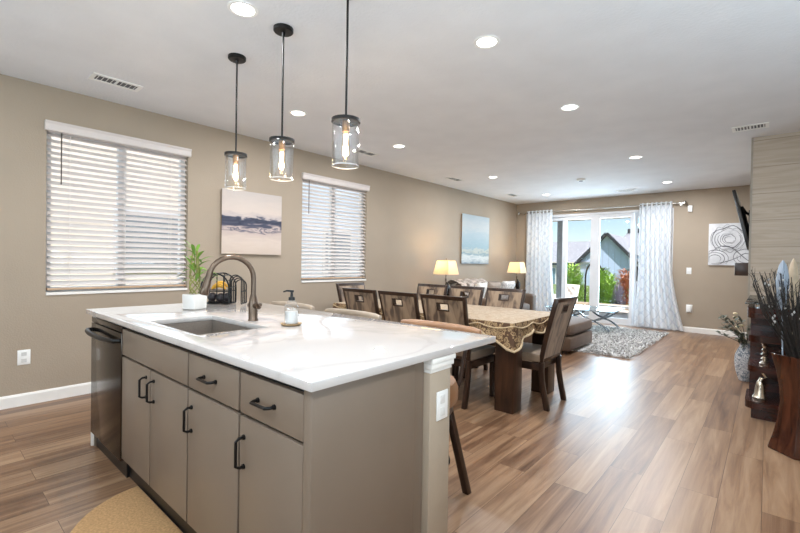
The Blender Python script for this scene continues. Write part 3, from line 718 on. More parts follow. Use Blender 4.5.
pillow((-4.10, 7.5, .70), .21, -.3, -PI/2-.1, mat('taupe pillow fabric', (158, 142, 128), .85, var=.06), 'taupe throw pillow in the middle of the sofa')
pillow((-4.10, 8.1, .70), .22, -.3, -PI/2-.15, mat('grey white patterned fabric', (206, 200, 196), .85, var=.2, vscale=22), 'grey and white patterned pillow at the far end of the sofa')
# big ottoman
r = thing('ottoman', 'large brown upholstered chaise ottoman behind the end dining chair', 'ottoman', (-2.8, 6.45, 0))
build(B(-3.6, 5.97, .05, -2.05, 6.98, .25), 'base', SOFA, r, bevel=.03, seg=3)
build(MB().cushion(-3.6, 5.97, .252, -2.04, 6.99, .44, .02, 14, .38), 'cushion', SOFA, r, smooth=True, weld=True)
for x in (-3.52, -2.14):
    for y in (6.06, 6.88): build(MB().cyl((x, y, 0), (x, y, .05), .03, 10), 'foot', ESPRESSO, r)
# end tables and lamps
def end_table(y, label):
    r = thing('end_table', label, 'table', (-4.33, y, 0), 'end tables beside the sofa')
    build(B(-4.56, y-.22, .57, -4.10, y+.22, .60), 'tabletop', ESPRESSO, r, bevel=.004)
    build(B(-4.54, y-.2, .2, -4.12, y+.2, .22), 'shelf', ESPRESSO, r)
    for sx in (-4.54, -4.16):
        for sy in (y-.2, y+.16): build(B(sx, sy, 0, sx+.04, sy+.04, .57), 'leg', ESPRESSO, r)
TB = cherry('black glazed ceramic', (16, 13, 12), (34, 26, 22), .15)
def lamp(y, label):
    x = -4.3; r = thing('table_lamp', label, 'lamp', (x, y, .601), 'square shade table lamps')
    z = .601
    build(MB().lathe([(.085, 0), (.085, .02), (.06, .028)], (x, y, z), 20), 'base', TB, r, smooth=True)
    d = Vector((.754, .657, 0))
    pts = []; rs = []
    for k in range(13):
        u = k/12; a = -1.15+2.3*u; off = d*(.055*math.cos(a)-.02); pts.append(Vector((x, y, z+.02+.3*u))+off); rs.append(.012+.038*math.sin(PI*u)**.8)
    build(MB().tube(pts, rs, 14), 'crescent_body', TB, r, smooth=True)
    q = [Vector((x, y, z+.1))-d*.06, Vector((x, y, z+.16))-d*.035, Vector((x, y, z+.22))-d*.02]
    build(MB().tube(q, [.012, .035, .012], 12), 'inner_stone', TB, r, smooth=True)
    build(MB().cyl((x, y, z+.31), (x, y, z+.56), .008, 8).cyl((x, y, z+.33), (x, y, z+.38), .018, 12), 'stem', BRONZE, r, smooth=True)
    z0, z1, a, b = 1.055, 1.30, .165, .118; mb = MB()
    vs = [(x+sx*h, y+sy*h, zz) for zz, h in ((z0, a), (z1, b)) for sx, sy in ((-1, -1), (1, -1), (1, 1), (-1, 1))]
    vs += [(x+sx*h, y+sy*h, zz) for zz, h in ((z0, a-.004), (z1, b-.004)) for sx, sy in ((-1, -1), (1, -1), (1, 1), (-1, 1))]
    fs = [(k, (k+1) % 4, 4+(k+1) % 4, 4+k) for k in range(4)]+[(8+k, 12+k, 12+(k+1) % 4, 8+(k+1) % 4) for k in range(4)]+[(k, 8+k, 8+(k+1) % 4, (k+1) % 4) for k in range(4)]+[(4+k, 4+(k+1) % 4, 12+(k+1) % 4, 12+k) for k in range(4)]
    build(mb.add(vs, fs), 'lamp_shade', SHADE, r)
    build(MB().lathe([(0, 0), (.012, .006), (.014, .014), (0, .03)], (x, y, 1.315), 10, caps=False).cyl((x, y, 1.29), (x, y, 1.32), .004, 6).box(x-b, y-.003, 1.293, x+b, y+.003, 1.297), 'finial', BRONZE, r, smooth=True)
    build(MB().lathe([(0, 0), (.014, 0), (.03, .04), (.022, .075), (0, .085)], (x, y, 1.13), 12, caps=False), 'bulb', emit('warm bulb', (255, 214, 150), 6), r, smooth=True)
    l = bpy.data.lights.new('lamp_glow', 'POINT'); l.energy = 7; l.color = (1, .74, .42); l.shadow_soft_size = .04
    o = bpy.data.objects.new('lamp_glow', l); C.objects.link(o); o.location = (x-.03, y-.03, 1.245)
end_table(6.18, 'dark wood end table at the near end of the sofa holding the candle'); end_table(8.98, 'dark wood end table in the corner by the curtain')
lamp(6.18, 'table lamp with square cream shade left of the seascape painting'); lamp(8.98, 'table lamp with square cream shade in the corner beside the curtain')
r = thing('jar_candle', 'amber candle in a clear glass jar beside the near lamp', 'candle', (-4.22, 6.0, .601))
build(MB().lathe([(0, 0), (.05, 0), (.055, .01), (.055, .15), (.051, .15), (.05, .012), (0, .012)], (-4.22, 6.0, .601), 20, caps=False), 'jar', GLASS, r, smooth=True)
build(MB().lathe([(0, .013), (.046, .013), (.046, .1), (0, .1)], (-4.22, 6.0, .601), 20, caps=False), 'wax', mat('amber wax', (226, 170, 84), .5), r, smooth=True)
# glass coffee table on the rug
RZ = .045
r = thing('coffee_table', 'glass topped coffee table with curved chrome legs on the shag rug', 'table', (-2.68, 8.58, RZ))
build(B(-3.3, 8.15, .425, -2.06, 9.0, .44), 'glass_top', TOPGLASS, r, bevel=.003)
build(MB().tube([(-3.28, 8.17, .418), (-2.08, 8.17, .418), (-2.08, 8.98, .418), (-3.28, 8.98, .418)], .01, 8, closed=True), 'top_rim', CHROME, r, smooth=True)
STEEL = mat('dark polished steel', (132, 138, 144), .15, 1, var=.02)
for y in (8.24, 8.9):
    for xc in (-2.99, -2.42):
        up = []; dn = []
        for k in range(13):
            u = k/12*2-1; up.append((xc+.285*u, y, .235+.175*abs(u)**1.7)); dn.append((xc+.285*u, y, .215-(.215-RZ-.016)*abs(u)**1.7))
        build(MB().tube(up, .018, 8), 'leg', STEEL, r, smooth=True); build(MB().tube(dn, .018, 8), 'leg', STEEL, r, smooth=True)
for xc in (-2.99, -2.42): build(MB().tube([(xc, 8.24, .225), (xc, 8.9, .225)], .012, 8), 'stretcher', STEEL, r, smooth=True)
# shag rug
def rug():
    m = MB(); x0, x1, y0, y1 = -3.62, -1.36, 7.02, 9.22
    y0 = 6.3
    m.box(x0+.05, y0+.05, 0, x1-.05, y1-.05, .02)
    rnd = random.Random(3)
    for k in range(9000):
        x = rnd.uniform(x0, x1); y = rnd.uniform(y0, y1)
        if x < -2.0 and y < 7.0: continue
        a = rnd.uniform(0, 2*PI); L = rnd.uniform(.03, .06); w = rnd.uniform(.008, .016); t = rnd.uniform(.2, 1.0)
        dx, dy = math.cos(a), math.sin(a); z = .012
        p = Vector((x, y, z)); tip = p+Vector((dx*L*t, dy*L*t, L*.62)); mid = p+Vector((dx*L*t*.35, dy*L*t*.35, L*.45)); s = Vector((-dy, dx, 0))*w
        m.add([p-s, p+s, mid+s*.8, mid-s*.8, tip], [(0, 1, 2, 3), (3, 2, 4)])
    return m
tag(build(rug(), 'shag_rug', RUGFUR), 'grey shag rug on the wood floor in front of the glass door', 'rug')
# curtains on a rod
r = thing('curtain_rod', 'nickel curtain rod above the sliding glass door', 'curtain rod', (-2.8, BW-.11, 2.49))
build(MB().cyl((-4.6, BW-.11, 2.49), (-1.25, BW-.11, 2.49), .012, 12), 'rod', NICKEL, r, smooth=True)
for x in (-4.62, -1.23): build(MB().lathe([(0, -.04), (.02, -.035), (.03, 0), (.02, .035), (0, .04)], (x, BW-.11, 2.49), 14, caps=False), 'finial', NICKEL, r, smooth=True)
for x in (-4.5, -1.3): build(MB().cyl((x, BW-.11, 2.475), (x, BW, 2.475), .008, 8).cyl((x, BW-.008, 2.475), (x, BW, 2.475), .03, 12), 'bracket', NICKEL, r, smooth=True)
def curtain(x0, x1, xb0, xb1, label):
    r = thing('curtain', label, 'curtain', ((x0+x1)/2, BW-.11, 0), 'lattice print curtains at the glass door')
    nu, nv = 120, 30; folds = 7; vs = []; uv = []
    for j in range(nv+1):
        v = j/nv; z = 2.53-2.50*v
        for i in range(nu+1):
            u = i/nu; a = x0+(x1-x0)*u; b = xb0+(xb1-xb0)*u; k = max(0, (v-.45)/.55)**1.6; x = a+(b-a)*k
            amp = .05+.015*math.sin(u*9)*v; vs.append((x+.012*math.sin(u*40)*v, BW-.11+amp*math.sin(2*PI*folds*u+.4*math.sin(3*v)), z))
    mb = MB().add(vs, [(j*(nu+1)+i, j*(nu+1)+i+1, (j+1)*(nu+1)+i+1, (j+1)*(nu+1)+i) for j in range(nv) for i in range(nu)])
    o = build(mb, 'fabric', CURTAIN, r, smooth=True)
    ul = o.data.uv_layers.new(name='UVMap')
    for p in o.data.polygons:
        for li in p.loop_indices:
            vi = o.data.loops[li].vertex_index; ul.data[li].uv = ((vi % (nu+1))/nu*1.3, (vi//(nu+1))/nv*1.3)
    for k in range(8):
        u = (k+.0)/7; x = x0+(x1-x0)*min(.985, max(.015, u))
        pts = [(x, BW-.11+.026*math.cos(2*PI*q/14), 2.49+.026*math.sin(2*PI*q/14)) for q in range(14)]
        build(MB().tube(pts, .005, 6, closed=True), 'grommet', NICKEL, r, smooth=True)
curtain(-4.42, -3.79, -4.46, -3.68, 'white lattice print curtain at the left of the glass door, by the lamp')
curtain(-2.0, -1.43, -2.06, -1.2, 'white lattice print curtain at the right of the glass door, by the light switch')
# blinds
def blind(w, label):
    y0, y1, z0, z1 = w; r = thing('window_blind', label, 'blind', (LW, (y0+y1)/2, z0), 'faux wood blinds')
    mb = MB().prism([(LW+.001, z1-.045), (LW+.035, z1-.045), (LW+.04, z1-.03), (LW+.04, z1+.01), (LW+.05, z1+.025), (LW+.05, z1+.035), (LW+.001, z1+.035)], 'y', y0-.015, y1+.015)
    build(mb, 'valance', SLAT, r)
    build(B(LW-.045, y0+.012, z1-.05, LW-.002, y1-.012, z1-.004), 'headrail', SLAT, r)
    mb = MB(); n = 26; top = z1-.07; bot = z0+.05; tilt = math.radians(36); hw = .031; xc = LW-.035
    for k in range(n):
        z = top+(bot+.03-top)*k/(n-1); dx, dz = hw*math.cos(tilt), hw*math.sin(tilt); tx, tz = .0015*math.sin(tilt), .0015*math.cos(tilt)
        a = (xc-dx, z+dz); b = (xc+dx, z-dz)
        mb.prism([(a[0]-tx, a[1]-tz), (b[0]-tx, b[1]-tz), (b[0]+tx, b[1]+tz), (a[0]+tx, a[1]+tz)], 'y', y0+.01, y1-.01)
    build(mb, 'slats', SLAT, r)
    build(B(xc-.03, y0+.01, z0+.02, xc+.03, y1-.01, z0+.04), 'bottom_rail', mat('tan bottom rail', (188, 158, 130), .5), r, bevel=.004)
    for q in (.14, .5, .86):
        y = y0+(y1-y0)*q; mb = MB()
        for x in (xc-.028, xc+.028): mb.box(x-.001, y-.002, z0+.04, x+.001, y+.002, z1-.05)
        build(mb, 'ladder_cord', SLAT, r)
    build(MB().cyl((LW+.012, y0+.1, z1-.05), (LW+.012, y0+.1, z1-.5), .005, 8), 'tilt_wand', mat('brown tilt wand', (74, 60, 52), .4), r, smooth=True)
blind(W1, 'cream slatted window blind above the bamboo plant, left one'); blind(W2, 'cream slatted window blind between the abstract painting and the dining chairs')

# ------------------------------------------------------------------ wall art
def canvas(mat_, y0, y1, z0, z1, label):
    r = thing('painting', label, 'painting', (LW, (y0+y1)/2, z0))
    build(B(LW+.001, y0+.01, z0+.01, LW+.03, y1-.01, z1-.01), 'stretcher_frame', mat('pine frame', (150, 126, 100), .7), r)
    build(B(LW+.03, y0, z0, LW+.036, y1, z1), 'canvas', mat_, r)
def art_band(name, zc, h, stops, nscale, dist, amp):
    m, t, b, mp = base(name, .7); tc = t.nodes['Texture Coordinate']
    sx = N(t, 'ShaderNodeSeparateXYZ'); t.links.new(tc.outputs['Generated'], sx.inputs[0])
    mp.inputs['Scale'].default_value = (1, 1.2, 5); no = N(t, 'ShaderNodeTexNoise'); no.inputs['Scale'].default_value = nscale; no.inputs['Detail'].default_value = 6; no.inputs['Distortion'].default_value = dist
    t.links.new(mp.outputs[0], no.inputs[0])
    a = N(t, 'ShaderNodeMath', operation='MULTIPLY_ADD'); a.inputs[1].default_value = amp; t.links.new(no.outputs[0], a.inputs[0]); t.links.new(sx.outputs[2], a.inputs[2])
    s = N(t, 'ShaderNodeMath', operation='SUBTRACT'); s.inputs[1].default_value = amp*.5; t.links.new(a.outputs[0], s.inputs[0])
    r = ramp(t, stops); t.links.new(s.outputs[0], r.inputs[0]); t.links.new(r.outputs[0], b.inputs['Base Color'])
    return m
A1 = art_band('abstract dark band canvas', 0, 0, [(0, (196, 178, 164)), (.2, (202, 186, 174)), (.36, (186, 168, 160)), (.39, (92, 92, 108)), (.41, (190, 172, 164)), (.46, (70, 72, 90)), (.53, (46, 50, 68)), (.585, (70, 74, 92)), (.61, (180, 168, 164)), (.68, (198, 184, 174)), (1, (184, 174, 168))], 2.6, 1.2, .34)
A2 = art_band('pale seascape canvas', 0, 0, [(0, (128, 142, 150)), (.12, (204, 206, 202)), (.2, (132, 152, 158)), (.27, (186, 186, 174)), (.33, (146, 168, 176)), (.6, (166, 180, 186)), (.75, (184, 188, 188)), (1, (168, 180, 186))], 3.2, 1.0, .3)
canvas(A1, 2.29, 3.07, 1.327, 2.073, 'abstract canvas with a dark navy band across pale pink, between the two windows')
canvas(A2, 7.29, 8.39, 1.25, 2.27, 'pale blue grey seascape canvas above the sofa')
# monochrome floral canvas on the back wall
r = thing('painting', 'black and white canvas of a swirling flower on the back wall by the television', 'painting', (-.5, BW, 1.30))
build(B(-.85, BW-.035, 1.30, -.1, BW-.001, 2.07), 'canvas', mat('white grey painted canvas', (214, 214, 216), .7, var=.1, vscale=5), r)
INK = mat('dark grey paint', (104, 104, 108), .7, var=.3, vscale=30); mb = MB()
rnd = random.Random(5)
def stroke(pts, w):
    n = len(pts); vs = []
    for i, (x, z) in enumerate(pts):
        a = pts[max(0, i-1)]; b = pts[min(n-1, i+1)]; tx, tz = b[0]-a[0], b[1]-a[1]; l = math.hypot(tx, tz) or 1; k = w*.62*(.35+.65*math.sin(PI*i/(n-1)))
        x = min(-.11, max(-.84, x)); z = min(2.06, max(1.31, z))
        vs += [(x-tz/l*k, BW-.037, z+tx/l*k), (x+tz/l*k, BW-.037, z-tx/l*k)]
    mb.add(vs, [(2*i, 2*i+1, 2*i+3, 2*i+2) for i in range(n-1)])
for R_, a0, a1, w in ((.25, -.3, 4.6, .012), (.20, 1.2, 6.1, .008), (.15, 2.5, 7.0, .012), (.10, 0, 4.0, .009), (.06, 1, 6, .008), (.23, 3.6, 5.6, .007), (.225, -.6, 2.2, .005), (.175, 4, 8, .005), (.125, 1, 5, .006), (.08, 3, 7, .005), (.27, 1.5, 3.6, .006)):
    stroke([(-.56+R_*1.05*math.cos(a0+(a1-a0)*k/24)+.03*k/24, 1.77+R_*(.95+.1*math.sin(k))*math.sin(a0+(a1-a0)*k/24)) for k in range(25)], w)
for cx, cz, R_ in ((-.2, 1.95, .16), (-.75, 1.42, .2), (-.3, 1.45, .18), (-.18, 1.66, .14)):
    for q in (1, .72, .45):
        a0 = rnd.uniform(0, 6); stroke([(cx+R_*q*math.cos(a0+4.2*k/18), cz+R_*q*.8*math.sin(a0+4.2*k/18)) for k in range(19)], .009)
stroke([(-.84+.7*k/12, 1.50+.16*math.sin(k*.4)) for k in range(13)], .012); stroke([(-.8+.5*k/12, 1.33+.2*(k/12)**2) for k in range(13)], .01)
build(mb, 'brush_strokes', INK, r)

# ------------------------------------------------------------------ electrical plates
def plate_left(y, z, label):
    r = thing('wall_outlet', label, 'outlet', (LW, y, z))
    build(B(LW+.0005, y-.042, z, LW+.006, y+.042, z+.125), 'cover_plate', WHITE, r, bevel=.002)
    for k in (.035, .09): build(B(LW+.006, y-.017, z+k-.015, LW+.008, y+.017, z+k+.015), 'socket', mat('socket grey', (206, 204, 200), .4), r)
plate_left(.605, .345, 'white duplex outlet low on the left wall below the window')
r = thing('light_switch', 'white light switch plate on the back wall right of the curtain', 'switch', (-1.15, BW, 1.12))
build(B(-1.19, BW-.006, 1.12, -1.11, BW-.0005, 1.245), 'cover_plate', WHITE, r, bevel=.002); build(B(-1.167, BW-.012, 1.15, -1.133, BW-.006, 1.215), 'rocker', WHITE, r, bevel=.002)
r = thing('door_sensor', 'small white sensor box high on the back wall beside the curtain rod', 'sensor', (-1.15, BW, 2.32))
build(B(-1.185, BW-.04, 2.32, -1.115, BW-.0005, 2.44), 'housing', WHITE, r, bevel=.006); build(B(-1.165, BW-.043, 2.34, -1.135, BW-.04, 2.38), 'lens', mat('sensor lens', (214, 214, 214), .2), r)
r = thing('plug_in_adapter', 'white plug in device low on the back wall below the switch', 'adapter', (-1.13, BW, .38))
build(B(-1.18, BW-.006, .38, -1.08, BW-.0005, .53), 'cover_plate', WHITE, r, bevel=.002); build(B(-1.165, BW-.055, .39, -1.095, BW-.006, .52), 'body', WHITE, r, bevel=.01)

# ------------------------------------------------------------------ ceiling fixtures
def downlight(x, y, label, watts):
    r = thing('recessed_light', label, 'ceiling light', (x, y, H), 'recessed ceiling lights')
    build(MB().lathe([(.064, -.0015), (.067, -.006), (.083, -.006), (.088, -.0005)], (x, y, H), 32, caps=False), 'trim_ring', WHITE, r, smooth=True)
    build(MB().lathe([(0, -.003), (.065, -.003), (.065, -.001)], (x, y, H), 32, caps=False), 'lens', LENS, r)
    l = bpy.data.lights.new('downlight', 'AREA'); l.shape = 'DISK'; l.size = .13; l.energy = watts; l.color = (.93, .96, 1)
    o = bpy.data.objects.new('downlight', l); C.objects.link(o); o.location = (x, y, H-.008)
PW = 15
for x, y, lb in ((-2.36, 1.264, 'recessed light between the pendants at the top edge of the photo'), (-1.44, 2.494, 'largest recessed light in the open ceiling right of the pendants'),
                 (-1.43, 4.02, 'recessed light second in the right hand ceiling row'), (-3.58, 2.515, 'recessed light between the middle and near pendant, over the painting'),
                 (-3.573, 4.043, 'recessed light above the second window'), (-1.38, 6.42, 'recessed light third in the right hand ceiling row, over the rug edge'),
                 (-3.573, 6.48, 'recessed light above the near table lamp'), (-3.574, 8.768, 'small recessed light near the left curtain'), (-1.36, 8.657, 'small recessed light near the right curtain')):
    downlight(x, y, lb, (16 if x < -2 else 28) if y > 6 else ((22 if y > 3 else 13) if x > -2 else PW))
for x, y in ((-3.9, -.9), (-1.44, -.9), (.4, .9), (.4, -.9)): downlight(x, y, 'recessed light over the kitchen behind the camera', PW)
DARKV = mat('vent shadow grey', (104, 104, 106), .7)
def vent(x, y, lx, ly, label):
    r = thing('ceiling_vent', label, 'vent', (x, y, H), 'ceiling air vents')
    mb = MB(); z = H-.008; e = .03; x0, x1, y0, y1 = x-lx/2, x+lx/2, y-ly/2, y+ly/2
    mb.box(x0, y0, z, x1, y0+e, H-.0005).box(x0, y1-e, z, x1, y1, H-.0005).box(x0, y0+e, z, x0+e, y1-e, H-.0005).box(x1-e, y0+e, z, x1, y1-e, H-.0005)
    build(mb, 'frame', WHITE, r); build(B(x0+e, y0+e, H-.002, x1-e, y1-e, H-.0005), 'duct_opening', DARKV, r)
    mb = MB(); L = not (ly > lx); n = 9
    for k in range(n):
        if L: q = x0+e+(x1-x0-2*e)*(k+.5)/n; mb.hexa([(q-.004, y0+e, z), (q-.002, y0+e, z), (q-.002, y1-e, z), (q-.004, y1-e, z)], [(q+.004, y0+e, H-.002), (q+.006, y0+e, H-.002), (q+.006, y1-e, H-.002), (q+.004, y1-e, H-.002)])
        else: q = y0+e+(y1-y0-2*e)*(k+.5)/n; mb.hexa([(x0+e, q-.004, z), (x0+e, q-.002, z), (x1-e, q-.002, z), (x1-e, q-.004, z)], [(x0+e, q+.004, H-.002), (x0+e, q+.006, H-.002), (x1-e, q+.006, H-.002), (x1-e, q+.004, H-.002)])
    if not L: mb.box(x0+e, y-.008, z, x1-e, y+.008, H-.002)
    else: mb.box(x-.008, y0+e, z, x+.008, y1-e, H-.002)
    build(mb, 'louvers', WHITE, r)
vent(-4.17, 1.11, .17, .36, 'white ceiling vent above the left window')
vent(-4.14, 4.01, .17, .36, 'white ceiling vent right of the near pendant shade'); vent(-4.19, 6.24, .17, .36, 'white ceiling vent above the left wall before the sofa'); vent(-4.17, 8.42, .17, .36, 'white ceiling vent by the far left corner')
vent(-2.12, 9.15, .36, .17, 'white ceiling vent in front of the sliding door'); vent(-.17, 5.75, .3, .2, 'white ceiling vent beside the tiled column')
r = thing('smoke_detector', 'round white smoke detector at the middle of the living room ceiling', 'smoke detector', (-2.454, 7.516, H))
build(MB().lathe([(.07, -.0005), (.07, -.02), (.055, -.035), (0, -.037)], (-2.454, 7.516, H), 24, caps=False), 'housing', WHITE, r, smooth=True)
build(MB().lathe([(.035, -.036), (.035, -.04), (0, -.04)], (-2.454, 7.516, H), 20, caps=False), 'vent_grille', DARKV, r)
def pendant(x, y, label):
    r = thing('pendant_light', label, 'pendant light', (x, y, H), 'glass pendants over the island')
    build(MB().lathe([(.062, -.0005), (.062, -.02), (.056, -.026), (.012, -.028), (.01, -.05)], (x, y, H), 28), 'canopy', BLACK, r, smooth=True)
    build(MB().cyl((x, y, H-.04), (x, y, 2.042), .0065, 10), 'rod', BLACK, r, smooth=True)
    build(MB().lathe([(.012, .018), (.012, .01), (.079, .006), (.079, -.011), (.074, -.011), (.074, 0)][::-1], (x, y, 2.03), 32), 'cap', BLACK, r, smooth=True)
    build(MB().lathe([(.0735, 2.018), (.074, 1.782), (.0715, 1.78), (.0695, 1.782), (.0695, 2.018)], (x, y, 0), 40, caps=False), 'glass_shade', GLASS, r, smooth=True)
    build(MB().tube([(x+.0718*math.cos(2*PI*k/40), y+.0718*math.sin(2*PI*k/40), 1.783) for k in range(40)], .0022, 6, closed=True), 'glass_rim', RIM, r, smooth=True)
    s = build(MB().lathe([(.019, 1.968), (.021, 1.985), (.021, 2.025)], (x, y, 0), 18), 'socket', BRASS, r, smooth=True)
    b = build(MB().lathe([(.0, 1.815), (.006, 1.818), (.015, 1.84), (.023, 1.875), (.024, 1.9), (.017, 1.94), (.012, 1.965)], (x, y, 0), 18, caps=False), 'bulb', AMBERGLASS, r, smooth=True)
    mb = MB()
    for k in range(4):
        a = PI/4+PI/2*k; mb.tube([(x+.009*math.cos(a), y+.009*math.sin(a), 1.955), (x+.005*math.cos(a+.4), y+.005*math.sin(a+.4), 1.855)], .0011, 5)
    build(mb, 'filament', FILAMENT, b)
    l = bpy.data.lights.new('pendant_glow', 'POINT'); l.energy = 3; l.color = (1, .78, .5); l.shadow_soft_size = .02
    o = bpy.data.objects.new('pendant_glow', l); C.objects.link(o); o.location = (x, y, 1.89)
pendant(-2.945, 1.536, 'glass cylinder pendant on a black rod, farthest of the three'); pendant(-2.355, 1.536, 'glass cylinder pendant on a black rod, middle of the three'); pendant(-1.745, 1.536, 'glass cylinder pendant on a black rod, nearest and largest of the three')

# ------------------------------------------------------------------ right side: television, mantel, console, vases
r = thing('television', 'black flat television tilted out on an arm beside the tiled column', 'television', (-.27, 7.2, 1.84))
yA, yB = 6.62, 7.85
tp, bt = Vector((-.355, 0, 2.215)), Vector((-.195, 0, 1.48)); nrm = Vector((.735, 0, .16)).normalized()*.035
vs = []
for y in (yA, yB):
    for p in (tp, bt, bt+nrm, tp+nrm): vs.append((p.x, y, p.z))
build(MB().add(vs, [(0, 1, 2, 3), (7, 6, 5, 4), (0, 4, 5, 1), (1, 5, 6, 2), (2, 6, 7, 3), (3, 7, 4, 0)]), 'casing', SCREEN, r, bevel=.004)
q = nrm*-.03
vs = []
for y in (yA+.012, yB-.012):
    for p in (tp+(bt-tp)*.02, tp+(bt-tp)*.98): vs.append((p.x+q.x, y, p.z+q.z))
build(MB().add(vs, [(0, 1, 3, 2)]), 'screen', mat('dark glossy screen', (12, 12, 14), .08), r)
mc = (tp+bt)/2+nrm
mb = MB().box(-.2, 7.0, 1.6, -.166, 7.5, 2.0)
mb.tube([(-.185, 7.2, 1.95), (mc.x+.01, 7.1, 1.98), (mc.x-.03, 7.1, 2.05)], .016, 8).tube([(-.185, 7.2, 1.7), (mc.x+.03, 7.1, 1.68)], .016, 8)
for y in (6.9, 7.5):
    a = tp+nrm*1.4+(bt-tp)*.25; b2 = tp+nrm*1.4+(bt-tp)*.9; mb.tube([(a.x, y, a.z), (b2.x, y, b2.z)], .014, 6)
build(mb, 'wall_mount', BLACK, r)
tag(build(B(-.31, 6.62, 1.165, -.1655, 7.95, 1.322), 'mantel', ESPRESSO, bevel=.004), 'dark wood mantel beam below the television on the tiled column', 'mantel')
# cherry console with open end shelves
KX, KY0, KY1 = -.115, 4.6, 5.9
r = thing('console_cabinet', 'dark cherry console with open end shelves and a glass top at the right', 'cabinet', (.1, 5.3, 0))
def board(z0, z1, e=0, y1=5.05):
    R_ = .07; poly = [(KX-e+R_*(1-math.cos(a)), KY0-e+R_*(1-math.sin(a))) for a in [PI/2*k/6 for k in range(7)]]
    return MB().prism(poly+[(.42, KY0-e), (.42, y1), (KX-e, y1)], 'z', z0, z1)
build(board(.845, .93, .01, KY1), 'top', CHERRY, r)
for z0, z1 in ((.645, .70), (.395, .445), (.09, .15)): build(board(z0, z1, .012 if z0 < .1 else 0), 'shelf', CHERRY, r)
build(B(KX+.03, KY0+.04, 0, .42, KY1-.02, .09), 'plinth', CHERRY, r)
build(MB().box(KX+.005, 5.05, .09, .42, KY1, .845).box(.40, KY0+.02, .15, .42, 5.05, .845), 'body', CHERRY, r)
build(B(KX-.025, KY0-.02, .960, .43, KY1, .972), 'glass_top', glass('smoked table glass', (.42, .46, .46), refl=.2), r, bevel=.002)
for x, y in ((-.06, 4.68), (.3, 4.68), (-.06, 5.8), (.3, 5.8)): build(MB().cyl((x, y, .93), (x, y, .962), .018, 12), 'standoff', CHROME, r)
def figurine(c, h, label, n):
    mb = MB(); x, y, z = c
    if n == 0:
        prof = [(0, 0), (.034, 0), (.036, .01), (.02, .03)]
        for k in range(4): b0 = .03+k*h*.2; prof += [(.014, b0+.004), (.03-.003*k, b0+h*.1), (.013, b0+h*.19)]
        prof += [(.012, h*.9), (0, h*.93)]
        mb.lathe(prof, c, 16, caps=False); mb.tube([(x, y, z+h*.9), (x-.02, y, z+h*.96), (x-.01, y, z+h)], [.012, .011, .006], 8)
    else:
        mb.lathe([(0, 0), (.05, 0), (.052, .012), (.04, .03), (.032, h*.45), (.022, h*.62), (.012, h*.68), (0, h*.7)], c, 18, caps=False)
        mb.tube([(x, y, z+h*.62), (x+.01, y, z+h*.75), (x+.035, y, z+h*.8), (x+.02, y, z+h*.93), (x, y, z+h)], [.018, .015, .012, .014, .006], 10)
    tag(build(mb, 'figurine', SILVER, smooth=True), label, 'figurine')
figurine((-.005, 4.74, .446), .185, 'slender silver beaded figurine on the upper console shelf', 0)
figurine((-.03, 4.74, .151), .235, 'squat silver bell shaped figurine on the lowest console shelf', 1)
# hourglass vase with twigs
VX, VY = .205, 4.0
VP = [(.185, 0), (.19, .012), (.165, .1), (.14, .22), (.128, .34), (.135, .44), (.155, .56), (.185, .67)]
mb = MB(); inner = [(r_-.015, z) for r_, z in VP[::-1] if z > .1]
mb.lathe(VP+[(.172, .672)]+inner, (VX, VY, 0), 6, caps=True, rot=.25)
tag(build(mb, 'floor_vase', POTWOOD, bevel=.003), 'hourglass shaped polished wood floor vase at the right edge, before the console', 'vase')
r = thing('twig_bundle', 'bundle of thin dark dry twigs with silvery tips standing in the wooden vase', 'twigs', (VX, VY, .15))
rnd = random.Random(11)
TIP = mat('silvery bud', (168, 168, 166), .5, var=.3)
for k in range(96):
    a = rnd.uniform(0, 2*PI); rr = rnd.uniform(.02, .1); b = rnd.uniform(.1, .3); L = rnd.uniform(1.06, 1.24)
    p = [Vector((VX+.05*math.cos(a)*rr/.1, VY+.05*math.sin(a)*rr/.1, .15)), Vector((VX+rr*math.cos(a), VY+rr*math.sin(a), .62)), Vector((VX+b*math.cos(a)*.8+rnd.uniform(-.02, .02), VY+b*math.sin(a)*.7, .95)), Vector((VX+b*math.cos(a)*1.05+rnd.uniform(-.03, .03), VY+b*math.sin(a)*.85, L+.03))]
    mb = MB().tube(p, [.0045, .0042, .0038, .002], 5)
    for q in range(7):
        u = rnd.uniform(-.3, 1); c = p[2].lerp(p[3], u); d = Vector((rnd.uniform(-1, 1), rnd.uniform(-1, 1), 1.2)).normalized()*rnd.uniform(.02, .07); mb.tube([c, c+d], [.0016, .0008], 4)
    t_ = build(mb, 'twig', TWIG, r)
    if k % 3 == 0:
        for q in range(2):
            c = p[2].lerp(p[3], rnd.uniform(-.4, 1)); build(MB().lathe([(0, -.012), (.007, 0), (0, .012)], c+Vector((rnd.uniform(-.01, .01), rnd.uniform(-.01, .01), 0)), 6, caps=False), 'bud', TIP, t_)
def spear(x, y, z0, h, w, m, label, lean=0):
    mb = MB(); n = 10; vs = []
    for i in range(n+1):
        u = i/n; ww = w*(math.sin(PI*(u*.86+.08))**.7)*(1 if u < .97 else .4); zz = z0+h*u; xx = x+lean*u
        for s in (-1, -.5, 0, .5, 1): vs.append((xx+s*ww, y-.03*(1-s*s), zz))
    fs = [(i*5+j, i*5+j+1, i*5+j+6, i*5+j+5) for i in range(n) for j in range(4)]
    mb.add(vs, fs); mb.tube([(x+.01, y-.02, .66), (x, y-.025, z0+.03)], .004, 6)
    return tag(build(mb, 'palm_spear', m, smooth=True), label, 'dried palm', 'dried palm spears in the vase')
spear(.078, 3.97, .98, .34, .037, mat('blue grey palm leaf', (150, 162, 176), .6, var=.1, stretch=(20, 1, 1)), 'blue grey pointed palm spear among the twigs', -.0)
